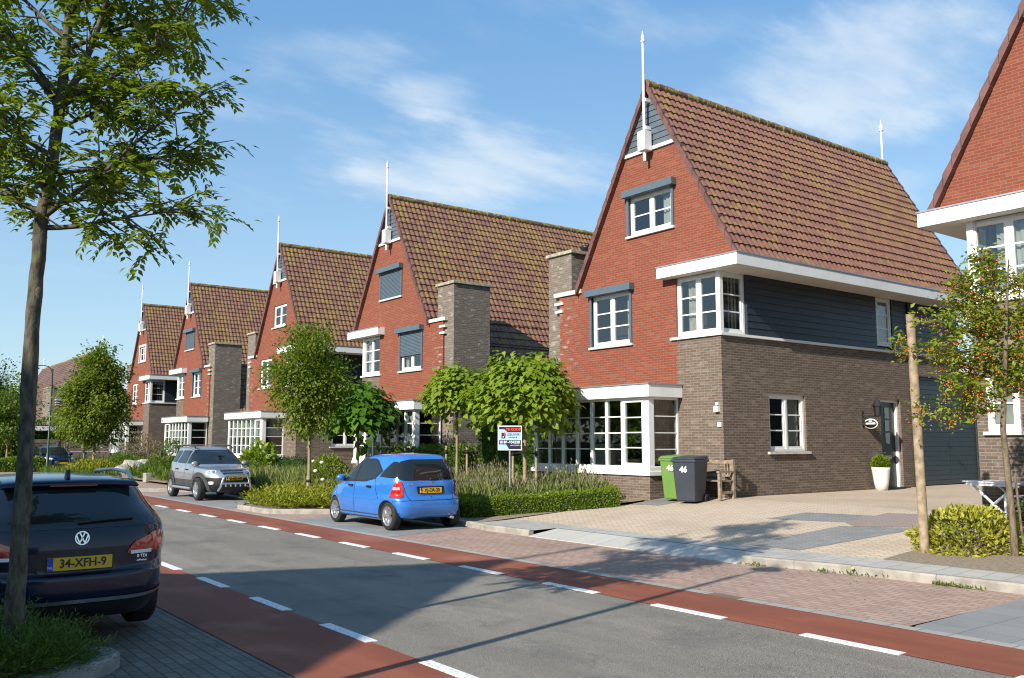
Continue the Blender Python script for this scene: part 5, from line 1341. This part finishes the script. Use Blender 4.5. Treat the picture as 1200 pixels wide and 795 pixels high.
for i, (x, y) in enumerate(((11.7, 62.6), (12.2, 64.2), (12.9, 62.8))):
    clump_tree('young_tree', ('pale young tree nearest the far car', 'middle one of the pale young trees by the fence', 'young tree closest to the large leafy tree trunk')[i], 'tree', (x, y, .1), 1.6, (0, 0, 2.6), (.75, .75, 1.0), 40, 36, .13, .08, 'leaf_round', 'bark_light', .04, 'thin young trees before the fence', clump_r=.28)
for i, (x, y, h, r) in enumerate(((10.2, 80, 7.6, 1.5), (8.2, 78, 6.4, 1.4), (6.0, 82, 5.5, 1.8))):
    clump_tree('garden_tree', ('tall dark tree with a ragged top behind the near trunk', 'slimmer pale-green tree at the far left skyline', 'bushy tree beyond the left edge hedge')[i], 'tree', (x, y, .1), 1.2, (0, 0, h*.55), (r, r, h*.46), 110, 45, .22, .12, ('leaf_dark', 'leaf_mid', 'leaf_mid')[i], 'bark_brown', .09, 'garden trees beyond the fence', shape=1.3, clump_r=.42)

# berry tree on its stake wires
ct = thing('berry_tree', 'small trained tree with orange berries in the flower bed', 'tree', (13.3, 5.98, .2))
b = MB(); b.tube([(0, 0, -.1), (-.05, 0, .8), (-.1, .02, 1.8), (-.12, -.08, 2.8), (-.14, -.16, 3.6), (-.1, -.2, 4.2)], [.052, .045, .038, .03, .02, .008], 10)
P, D, U = [], [], []; BP = []
def arm_(z, s, ln, up, dep=0.0):
    ln *= .9
    p = Vector((-.1, 0, z)); cur = Vector((-s*.86, s*.5, up)).normalized()+Vector((0, 0, 0)); pts = [p]
    cur = (Vector((-.80, .60, 0))*s*1.0+Vector((.6, .8, 0))*dep+Vector((0, 0, up))).normalized()
    for k in range(7):
        cur = (cur+Vector((rng.uniform(-.15, .15), rng.uniform(-.15, .15), rng.uniform(-.12, .16)))).normalized(); pts.append(pts[-1]+cur*ln/7)
    b.tube(pts, [.022*(1-.8*k/7) for k in range(8)], 6)
    for k in range(1, 8):
        for _ in range(3):
            q = pts[k]+Vector((rng.gauss(0, .07), rng.gauss(0, .07), rng.gauss(.04, .09))); b.tube([pts[k], q], [.006, .003], 4)
            m = rng.randint(15, 22)
            for _ in range(m):
                P.append(q+Vector((rng.gauss(0, .085), rng.gauss(0, .085), rng.gauss(0, .075)))); D.append((rng.gauss(0, 1), rng.gauss(0, 1), rng.gauss(-.1, .6))); U.append((rng.gauss(0, .6), rng.gauss(0, .6), 1))
            if rng.random() < .9:
                for _ in range(rng.randint(6, 12)): BP.append(q+Vector((rng.gauss(0, .055), rng.gauss(0, .055), rng.gauss(-.05, .04))))
for z, s, ln, up, dp in ((2.05, 1, 1.15, -.02, .1), (2.25, 1, 1.0, .1, -.2), (2.35, -1, 1.0, .0, 0), (2.6, 1, 1.5, .12, .1), (2.75, -1, 1.0, .1, .1), (2.9, 1, 1.1, .05, -.1), (3.1, 1, 1.25, .2, .2), (3.15, -1, 1.0, .25, -.2), (3.35, 1, .7, .1, .2), (3.3, -1, .9, .2, .2), (3.6, 1, .75, .5, 0), (3.7, -1, .7, .5, 0), (3.9, 1, .45, 1.2, 0), (2.5, 1, .6, .1, .8), (2.8, -1, .6, .1, .8), (2.45, -1, .6, 0, .7), (3.2, 1, .6, .2, -.8)): arm_(z, s, ln, up, dp)
b.build('trunk', 'bark_brown', ct)
s = .6+.7*nrng.rand(len(P)); np_mesh('crown', *leaf_arrays(np.array(P), np.array(D), np.array(U), .078*s, .046*s), 'leaf_crab', ct)
oc = np.array([(1, 0, 0), (-1, 0, 0), (0, 1, 0), (0, -1, 0), (0, 0, 1), (0, 0, -1)])*.0135; of = np.array([(0, 2, 4), (2, 1, 4), (1, 3, 4), (3, 0, 4), (2, 0, 5), (1, 2, 5), (3, 1, 5), (0, 3, 5)])
BP = np.array([tuple(v) for v in BP]); V = (BP[:, None, :]+oc[None]).reshape(-1, 3); F = (of[None]+np.arange(len(BP))[:, None, None]*6).reshape(-1, 3)
np_mesh('berries', V, F, 'berry_orange', ct, smooth=True)
st = thing('tree_stake', 'tall weathered wooden stake left of the yellow bush', 'stake', (12.95, 7.1, .17))
MB().tube([(0, 0, -.2), (-.16, -.07, 1.6), (-.39, -.17, 3.52)], [.07, .068, .063], 12).build('pole', 'stake_wood', st)
MB().tube([(-.33, -.14, 3.1), (.2, -1.1, 3.05)], .004, 4).tube([(-.2, -.1, 2.05), (.25, -1.05, 2.1)], .004, 4).build('wire', 'zinc', st)
st = thing('tree_stake', 'thin stick tied beside the berry tree trunk', 'stake', (13.42, 5.9, .2)); MB().tube([(0, 0, -.1), (-.06, .05, 1.15)], .018, 8).build('pole', 'bark_brown', st)

def shrub(name, label, loc, size, n, L, W, leaf, up=.3, group=None, cat='shrub', stems=10, bumps=.12, stem_mat='bark_brown', core=True, flat=.0):
    t_ = thing(name, label, cat, loc, 0, group); sz = np.array(size)
    d = rdir(n); d[:, 2] = np.abs(d[:, 2])*1.0-.12*(nrng.rand(n) < .3); d = nrm(d); ph = nrng.rand(3)*6
    w = 1+bumps*np.sin(d[:, 0]*6+ph[0])*np.sin(d[:, 1]*6+ph[1])+bumps*.7*np.sin(d[:, 2]*11+d[:, 0]*5+ph[2])
    e = 1/np.maximum(np.abs(d[:, 0:2]).max(axis=1), .6)**flat
    rad = (.72+.3*nrng.rand(n)**.6)*w*e; P = d*rad[:, None]*sz*np.array([.5, .5, 1]); P[:, 2] = np.maximum(P[:, 2], .02)
    D = nrm(d+.8*rdir(n)+np.array([0, 0, up])); s = .6+.7*nrng.rand(n)
    np_mesh('foliage', *leaf_arrays(P, D, nrm(rdir(n)+np.array([0, 0, .8])), L*s, W*s), leaf, t_)
    b = MB()
    for k in range(stems):
        a = k*2.4; b.tube([(math.cos(a)*.04, math.sin(a)*.04, -.05), (math.cos(a)*size[0]*.2, math.sin(a)*size[1]*.2, size[2]*.35), (math.cos(a)*size[0]*.36, math.sin(a)*size[1]*.36, size[2]*.72)], [.014, .011, .005], 5)
    b.build('stems', stem_mat, t_)
    return t_
sh = shrub('yellow_bush', 'yellow-green variegated bush at the foot of the berry tree', (13.55, 6.72, .19), (1.35, 1.55, .66), 3600, .075, .042, 'leaf_yellow', stems=16)
shrub('evergreen_bush', 'dark green bush under the white table and bench', (15.35, 6.25, .37), (1.1, 1.2, .68), 2400, .07, .05, 'leaf_dark')
shrub('yellow_bush', 'second yellow-green bush cut by the right edge', (13.9, 5.2, .2), (1.1, 1.1, .6), 2000, .075, .042, 'leaf_yellow')

def hedge(name, label, path, w, h, n, L, leaf, cat='hedge', base=None, cw=.05, group=None, core='leaf_dark'):
    t_ = thing(name, label, cat, (0, 0, 0), 0, group); P, D = [], []; co = MB()
    ls = [math.hypot(b_[0]-a[0], b_[1]-a[1]) for a, b_ in zip(path, path[1:])]
    for (a, b_), l in zip(zip(path, path[1:]), ls):
        k = int(n*l/sum(ls)); d = np.array([(b_[0]-a[0])/l, (b_[1]-a[1])/l]); q = np.array([-d[1], d[0]])
        tt = nrng.rand(k)*(l+w)-w/2; f = nrng.rand(k); face = f < w/(w+2*h)
        side = np.where(nrng.rand(k) < .5, -1, 1); uu = np.where(face, (nrng.rand(k)-.5)*w, side*w/2); zz = np.where(face, h, nrng.rand(k)*h)
        endm = nrng.rand(k) < w/(l+w)*.8; tt = np.where(endm, np.where(nrng.rand(k) < .5, -w/2, l+w/2), tt); uu = np.where(endm, (nrng.rand(k)-.5)*w, uu); zz = np.where(endm, nrng.rand(k)*h, zz)
        lump = 1+.05*np.sin(tt*5)+.04*np.sin(tt*13+uu*20)
        x = a[0]+d[0]*tt+q[0]*uu*lump; y = a[1]+d[1]*tt+q[1]*uu*lump
        g = np.array([zt(v) if base is None else base for v in x])
        p = np.stack([x, y, g+zz*lump], 1)+nrng.normal(size=(k, 3))*.025
        nr_ = np.stack([q[0]*np.sign(uu)*(~face), q[1]*np.sign(uu)*(~face), face*1.0], 1); P.append(p); D.append(nrm(nr_+.9*rdir(k)+np.array([0, 0, .25])))
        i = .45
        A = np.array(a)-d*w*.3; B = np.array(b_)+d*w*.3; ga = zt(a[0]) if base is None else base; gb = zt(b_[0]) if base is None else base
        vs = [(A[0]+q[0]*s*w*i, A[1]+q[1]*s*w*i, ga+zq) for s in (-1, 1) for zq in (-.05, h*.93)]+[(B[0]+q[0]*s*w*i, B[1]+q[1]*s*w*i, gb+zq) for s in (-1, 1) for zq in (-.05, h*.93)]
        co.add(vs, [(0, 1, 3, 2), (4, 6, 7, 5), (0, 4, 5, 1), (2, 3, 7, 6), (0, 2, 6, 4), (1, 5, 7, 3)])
    P, D = np.concatenate(P), np.concatenate(D); s = .6+.7*nrng.rand(len(P))
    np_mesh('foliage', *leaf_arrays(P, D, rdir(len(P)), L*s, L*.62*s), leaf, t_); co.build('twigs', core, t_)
    return t_
hedge('box_hedge', 'low clipped box hedge edging the garden below the sale sign', [(11.75, 20.3), (11.72, 17.0), (12.05, 16.75), (14.45, 15.5)], .40, .37, 19000, .048, 'leaf_box')
hedge('garden_hedge', 'tall loose hedge between the blue car and the small umbrella tree', [(16.2, 24.2), (15.7, 27.2)], .8, 1.15, 5200, .085, 'leaf_mid')
hedge('ivy_screen', 'tall ivy-covered screen left of the white bay window', [(16.6, 20.75), (16.6, 23.2)], .5, 2.1, 4800, .10, 'leaf_mid')
hedge('back_hedge', 'dark low hedge under the side window beyond the blue car', [(14.9, 33.2), (14.9, 36.5)], .5, .75, 2200, .06, 'leaf_dark')
hedge('box_hedge', 'small dark clipped hedge below the white bay behind the silver car', [(14.3, 40.5), (14.3, 46.0)], .5, .55, 2200, .06, 'leaf_dark')
hedge('far_hedge', 'tall pale hedge at the far left edge', [(6.9, 67), (9.7, 67)], 1.0, 2.3, 4200, .15, 'leaf_box', base=0)
hedge('far_hedge', 'low bright ground hedge below the far left tree', [(7.2, 61.6), (9.7, 61.3)], 1.2, .75, 3200, .12, 'leaf_box', base=0)
hedge('far_hedge', 'bushy hedge topping the carport beyond the street lamp', [(9.4, 72.5), (13.2, 72.5)], 1.2, 3.2, 3600, .16, 'leaf_mid', base=0)

def sprays(name, label, cat, poly_sampler, n, leaf, L, spread, hgt, loc=(0, 0, 0), group=None, kind=None, per=9, W=.012, arch=.5):
    """arching needle sprays (juniper, heather, lavender)"""
    P, D, U, S_ = [], [], [], []
    for _ in range(n):
        x, y, g, hh = poly_sampler(); a = rng.random()*6.283; el = rng.uniform(.25, 1.35)
        d = Vector((math.cos(a)*math.cos(el), math.sin(a)*math.cos(el), math.sin(el))); ln = hh*rng.uniform(.7, 1.1); p = Vector((x, y, g))
        for k in range(per):
            f = (k+.5)/per; q = p+d*ln*f*spread+Vector((0, 0, -arch*ln*f*f*.3)); s = 1 if k % 2 else -1
            sd = d.cross(Vector((rng.gauss(0, .3), rng.gauss(0, .3), 1))).normalized()
            if f > .18: P.append(q); D.append(d*.8+sd*s*.8+Vector((0, 0, .15))); U.append((rng.gauss(0, .5), rng.gauss(0, .5), 1)); S_.append(L*rng.uniform(.6, 1.2))
    S_ = np.array(S_)
    t_ = thing(name, label, cat, loc, 0, group)
    np_mesh('foliage', *leaf_arrays(np.array(P), np.array(D), np.array(U), S_, S_*W, .1), leaf, t_)
    return t_
def in_poly(poly):
    xs_ = [p[0] for p in poly]; ys_ = [p[1] for p in poly]
    while True:
        x, y = rng.uniform(min(xs_), max(xs_)), rng.uniform(min(ys_), max(ys_)); c = False
        for (x0, y0), (x1, y1) in zip(poly, poly[1:]+poly[:1]):
            if (y0 > y) != (y1 > y) and x < (x1-x0)*(y-y0)/(y1-y0)+x0: c = not c
        if c: return x, y
pj = [(-.6, 6.75), (.5, 7.22), (1.5, 7.66), (1.72, 7.85), (1.66, 8.16), (-.6, 8.16)]
def samp_j():
    x, y = in_poly(pj); return x, y, .1, .74*(1-.5*max(0, (x-.9)/.9))*rng.uniform(.7, 1.1)
o = sprays('juniper', 'low juniper shrub in the kerbed planter at the near left', 'shrub', samp_j, 5200, 'leaf_juniper', .05, 1.0, .5, per=14, W=.2, arch=.7)
MB().prism([(-.5, 6.9), (.5, 7.35), (1.3, 7.75), (1.35, 8.05), (-.5, 8.05)], .05, .2, lambda x, y, z: (x, y, z)).build('stems', 'bark_brown', o)
pi_ = [(9.15, 22.3), (10.9, 21.0), (11.6, 20.9), (11.6, 26.6), (10.9, 26.2), (9.15, 24.2)]
def samp_i():
    x, y = in_poly(pi_); return x, y, .1, .68*rng.uniform(.6, 1.15)
o = sprays('golden_conifer', 'spreading yellow-green conifer shrub on the island between the cars', 'shrub', samp_i, 2600, 'leaf_gold', .12, .9, .5, per=9, W=.3, arch=.5)
pl = [(12.15, 17.1), (14.8, 15.75), (15.3, 16.4), (15.4, 24.5), (12.2, 25)]
def grassbed(name, label, poly, n, h, leaf, kind='stuff', w=.012, g=None):
    P, D, U, L_ = [], [], [], []
    for _ in range(n):
        x, y = in_poly(poly); lump = .75+.25*math.sin(x*2.3+1)*math.sin(y*1.7)+.15*math.sin(x*5+y*4)
        hh = h*lump*rng.uniform(.6, 1.1); P.append((x, y, (zt(x) if g is None else g)+rng.random()*hh*.35)); D.append((rng.gauss(0, .28), rng.gauss(0, .28), 1)); a = rng.random()*6.28; U.append((math.cos(a), math.sin(a), .1)); L_.append(hh*.75)
    L_ = np.array(L_)
    o = np_mesh(name, *leaf_arrays(np.array(P), np.array(D), np.array(U), L_, np.full(len(L_), w), .2), leaf)
    o['kind'] = kind; o['label'] = label; return o
grassbed('lavender', 'bed of faded lavender behind the clipped hedge', pl, 28000, .78, 'leaf_lavender', w=.03)
P = []; D = []
for _ in range(1700):
    x, y = in_poly(pl); lump = .75+.25*math.sin(x*2.3+1)*math.sin(y*1.7)+.15*math.sin(x*5+y*4); hh = .70*lump*rng.uniform(.95, 1.25); P.append((x+rng.gauss(0, .05), y, zt(x)+hh)); D.append((rng.gauss(0, .2), rng.gauss(0, .2), 1))
o = np_mesh('lavender_flowers', *leaf_arrays(np.array(P), np.array(D), rdir(len(P)), .11, .022, .3), 'leaf_spike'); o['kind'] = 'stuff'; o['label'] = 'faded flower spikes over the lavender bed'
grassbed('herb_bed', 'soft grey-green herbs behind the island conifer', [(11.7, 27), (14.5, 26.5), (14.8, 34), (11.6, 34)], 9000, .75, 'leaf_lavender', w=.035)
grassbed('ground_cover', 'mixed green planting before the far houses', [(11.3, 39), (15.6, 39), (15.6, 62), (11.5, 62)], 14000, .75, 'leaf_mid', w=.05)
grassbed('ground_cover', 'low green planting beside the far parked car', [(11.3, 46.5), (9.2, 46), (9.0, 55), (10.0, 57), (12.4, 60), (12.5, 46.5)], 6000, .6, 'leaf_mid', w=.05)
shrub('leafy_shrub', 'bright shrub with large pale leaves below the white bay behind the silver car', (14.0, 35.9, .3), (1.7, 1.7, 1.35), 900, .2, .13, 'leaf_catalpa', up=.1)
rs = shrub('rose_bush', 'rounded bush with white roses beside the blue car', (13.3, 27.9, .23), (1.5, 1.7, 1.1), 3200, .075, .05, 'leaf_box')
b = MB()
for x, y, z in ((-.62, -.35, .62), (-.55, .28, .55), (-.6, .02, .28), (-.5, -.55, .9), (-.35, .4, .92), (-.55, -.75, .35)): b.lathe([(0, -.05), (.055, -.03), (.075, .01), (.05, .05), (0, .055)], 9, (x, y, z))
b.build('flowers', 'flower_white', rs)
shrub('bare_shrub', 'twiggy reddish-brown shrub before the white bay behind the silver car', (13.6, 51.5, .2), (2.6, 3.2, 1.9), 2200, .13, .05, 'leaf_dry', stems=30, bumps=.25)
shrub('round_shrub', 'dark rounded evergreen shrub left of the silver car', (12.2, 43.6, .15), (1.7, 1.7, 1.0), 2400, .09, .05, 'leaf_mid')
shrub('rose_shrub', 'small shrub with a few pale flowers behind the silver car roof', (14.2, 48.2, .25), (1.6, 1.6, 1.7), 1500, .11, .06, 'leaf_mid')
shrub('spreading_shrub', 'low spreading shrub at the kerb before the far parked car', (10.7, 49.5, .05), (3.0, 5.0, .75), 3600, .14, .06, 'leaf_gold')
shrub('spreading_shrub', 'grassy green shrub in front of the pale boulder', (12.4, 50.5, .1), (2.6, 5.0, 1.0), 3200, .16, .04, 'leaf_mid', up=.9)
for i, (x, y, k, fl) in enumerate(((11.42, 6.95, 16, 0), (11.22, 7.62, 12, 0), (11.33, 7.25, 8, 1), (11.47, 6.0, 40, 0), (11.46, 5.75, 16, 0), (11.05, 8.7, 14, 0))):
    P = np.array([(x+rng.gauss(0, .06), y+rng.gauss(0, .11), .005) for _ in range(k*4)]); P = P[:int(k*2.2)]; k = len(P)/4; D = rdir(len(P), .6); D[:, 2] = np.abs(D[:, 2])
    o = np_mesh('weed_tuft', *leaf_arrays(P, D, rdir(len(P)), .07, .022), 'leaf_grass')
    tag(o, ('grassy weed tuft at the kerb foot below the stake', 'thin weed tuft at the start of the raised kerb', 'flowering weed with one yellow bloom at the kerb', 'largest weed tuft at the kerb foot, below the berry tree', 'sparse weed beside the largest tuft', 'tiny weed at the end of the sloping kerb slabs')[i], 'weed', 'weeds along the kerb foot')
    if fl: MB().lathe([(0, .075), (.028, .08), (.022, .1), (0, .105)], 9, (x-.02, y, 0)).build('flower', 'flower_yellow', o)
# fallen leaves and grit on the paving
P = np.array([(*in_poly([(.9, 7.0), (2.9, 6.0), (2.9, 8.5), (2.05, 8.4)]), .004) for _ in range(26)]+[(*in_poly([(8.7, 6), (11.2, 6), (11, 15), (8.7, 15)]), .004) for _ in range(70)]); D = rdir(len(P)); D[:, 2] = .05
o = np_mesh('leaf_litter', *leaf_arrays(P, D, np.tile([[0, 0, 1.0]], (len(P), 1))+.2*rdir(len(P)), .035, .02), 'leaf_dry'); o['kind'] = 'stuff'

# gardens and houses across the street, outside the frame: they show in the panes and the car paint
for i, y in enumerate((20, 33, 47)):
    clone_ = copy_tree(HO); clone_.location = (-32, y, .1); clone_.rotation_euler = (0, 0, math.pi); clone_['label'] = ('brick house set back across the street, nearest of three', 'brick house set back across the street, middle of three', 'brick house set back across the street, farthest of three')[i]
hedge('street_hedge', 'long garden hedge across the street, outside the frame', [(-7, 13), (-7, 60)], .8, 1.9, 9000, .12, 'leaf_dark', base=0)
hedge('street_hedge', 'unseen hedge added behind the viewer to darken the car reflections', [(-4.5, -7), (2.2, -7)], .9, 2.6, 4000, .12, 'leaf_dark', base=0)  # unseen hedge, added only so the estate car's rear reflects something dark
for i, (x, y) in enumerate(((-9.5, 22), (-10.5, 31), (-9, 42))):
    clump_tree('garden_tree', ('round garden tree across the street, nearest of three', 'round garden tree across the street, middle of three', 'round garden tree across the street, farthest of three')[i], 'tree', (x, y, 0), 1.6, (0, 0, 3.6), (1.7, 1.7, 2), 90, 50, .17, .11, 'leaf_mid', group='garden trees across the street')
# ------------------------------------------------------------------ camera, light, sky
cam = bpy.data.cameras.new('camera'); co = bpy.data.objects.new('camera', cam); COL.objects.link(co)
co.location = (0, 0, 1.83); co.rotation_euler = (R(90+6.493), 0, R(-36.954)); cam.lens = 31.5; cam.sensor_width = 36; cam.clip_end = 4000; cam.clip_start = .05
scene.camera = co
EL, AZ = R(29.5), R(13.9)
sd = Vector((-math.cos(EL)*math.cos(AZ), -math.cos(EL)*math.sin(AZ), math.sin(EL)))
sl = bpy.data.lights.new('sun', 'SUN'); sl.energy = 4.6; sl.angle = R(.53); sl.color = (1, .93, .82)
so = bpy.data.objects.new('sun', sl); COL.objects.link(so); so.rotation_euler = sd.to_track_quat('Z', 'Y').to_euler()
w = bpy.data.worlds.new('World'); scene.world = w; w.use_nodes = True; nt = w.node_tree; nt.nodes.clear()
class WT(NT):
    def __init__(s, tree): s.t = tree
wt = WT(nt)
out = wt.n('ShaderNodeOutputWorld'); bg = wt.n('ShaderNodeBackground'); sky = wt.n('ShaderNodeTexSky', sky_type='NISHITA')
sky.sun_disc = False; sky.sun_elevation = EL; sky.sun_rotation = math.atan2(sd.x, sd.y); sky.air_density = 1.15; sky.dust_density = .35; sky.ozone_density = 1.8
tc = wt.n('ShaderNodeTexCoord'); v = wt.xyz(tc.outputs['Generated'])
zz = wt.math('MAXIMUM', v[2], .02); pl_ = wt.comb(wt.math('DIVIDE', v[0], wt.math('ADD', zz, .15)), wt.math('DIVIDE', v[1], wt.math('ADD', zz, .15)))
az_ = wt.math('ARCTAN2', v[0], v[1]); el_ = wt.math('ARCSINE', v[2])
soft = wt.noise(wt.mapping(pl_, (1.0, 1.5, 1), (0, 0, .4)), 1.5, 6, .55); wisp = wt.noise(wt.mapping(pl_, (1.4, 3.4, 1), (0, 0, .25)), 2.2, 9, .62)
tex = wt.math('ADD', wt.math('MULTIPLY', soft, .72), wt.math('MULTIPLY', wisp, .28))
cl = 0.0
for px_, py_, sx_, sy_, amp, lo in ((560, 185, 210, 48, 1.0, .33), (500, 92, 75, 30, .75, .38), (1010, 70, 230, 90, .8, .38), (820, 10, 150, 40, .5, .4), (1040, 215, 90, 40, .6, .4), (380, 40, 180, 40, .45, .42), (100, 130, 300, 60, .3, .42)):
    a0 = R(36.954)+math.atan((px_-600)/1057); e0 = math.atan((517-py_)/1057*math.cos(math.atan((px_-600)/1057)))
    k = 1/math.hypot(1057, px_-600)
    ga = wt.math('MULTIPLY', wt.math('SUBTRACT', az_, a0), 1/(sx_*1.2*k)); ge = wt.math('MULTIPLY', wt.math('SUBTRACT', el_, e0), 1/(sy_*1.2*k))
    g = wt.math('POWER', 2.718, wt.math('MULTIPLY', wt.math('ADD', wt.math('MULTIPLY', ga, ga), wt.math('MULTIPLY', ge, ge)), -1.0))
    th = wt.math('ADD', wt.math('MULTIPLY', g, .34), wt.math('SUBTRACT', tex, lo+.34))
    cl = wt.math('ADD', cl, wt.math('MULTIPLY', wt.math('MULTIPLY', wt.ramp(th, -.05, .20), wt.ramp(g, .02, .5)), amp))
glob = wt.math('MULTIPLY', wt.math('MULTIPLY', wt.ramp(tex, .50, .72), .35), wt.ramp(v[2], .05, .3))
cl = wt.math('MULTIPLY', wt.math('ADD', cl, glob, clamp=True), .72)
gr = wt.mix(wt.ramp(v[2], .0, .55, 'SMOOTHSTEP'), (1.75, 2.75, 3.6), (.55, 1.6, 3.15))
base_ = wt.mix(.72, sky.outputs[0], gr)
skyc = wt.mix(cl, base_, (3.7, 4.1, 4.45))
wt.set(bg.inputs[0], skyc); bg.inputs[1].default_value = .14
nt.links.new(bg.outputs[0], out.inputs[0])
vs_ = scene.view_settings; vs_.view_transform = 'Standard'; vs_.look = 'None'; vs_.exposure = .68; vs_.gamma = 1; vs_.use_curve_mapping = False
scene.render.engine = 'CYCLES'; cy = scene.cycles
cy.use_denoising = True
try: cy.denoiser = 'OPENIMAGEDENOISE'
except Exception: pass
cy.max_bounces = 8; cy.diffuse_bounces = 3; cy.glossy_bounces = 4; cy.transparent_max_bounces = 10; cy.transmission_bounces = 4; cy.caustics_reflective = False; cy.caustics_refractive = False
cy.sample_clamp_indirect = 6; cy.pixel_filter_type = 'BLACKMAN_HARRIS'; cy.filter_width = 1.15
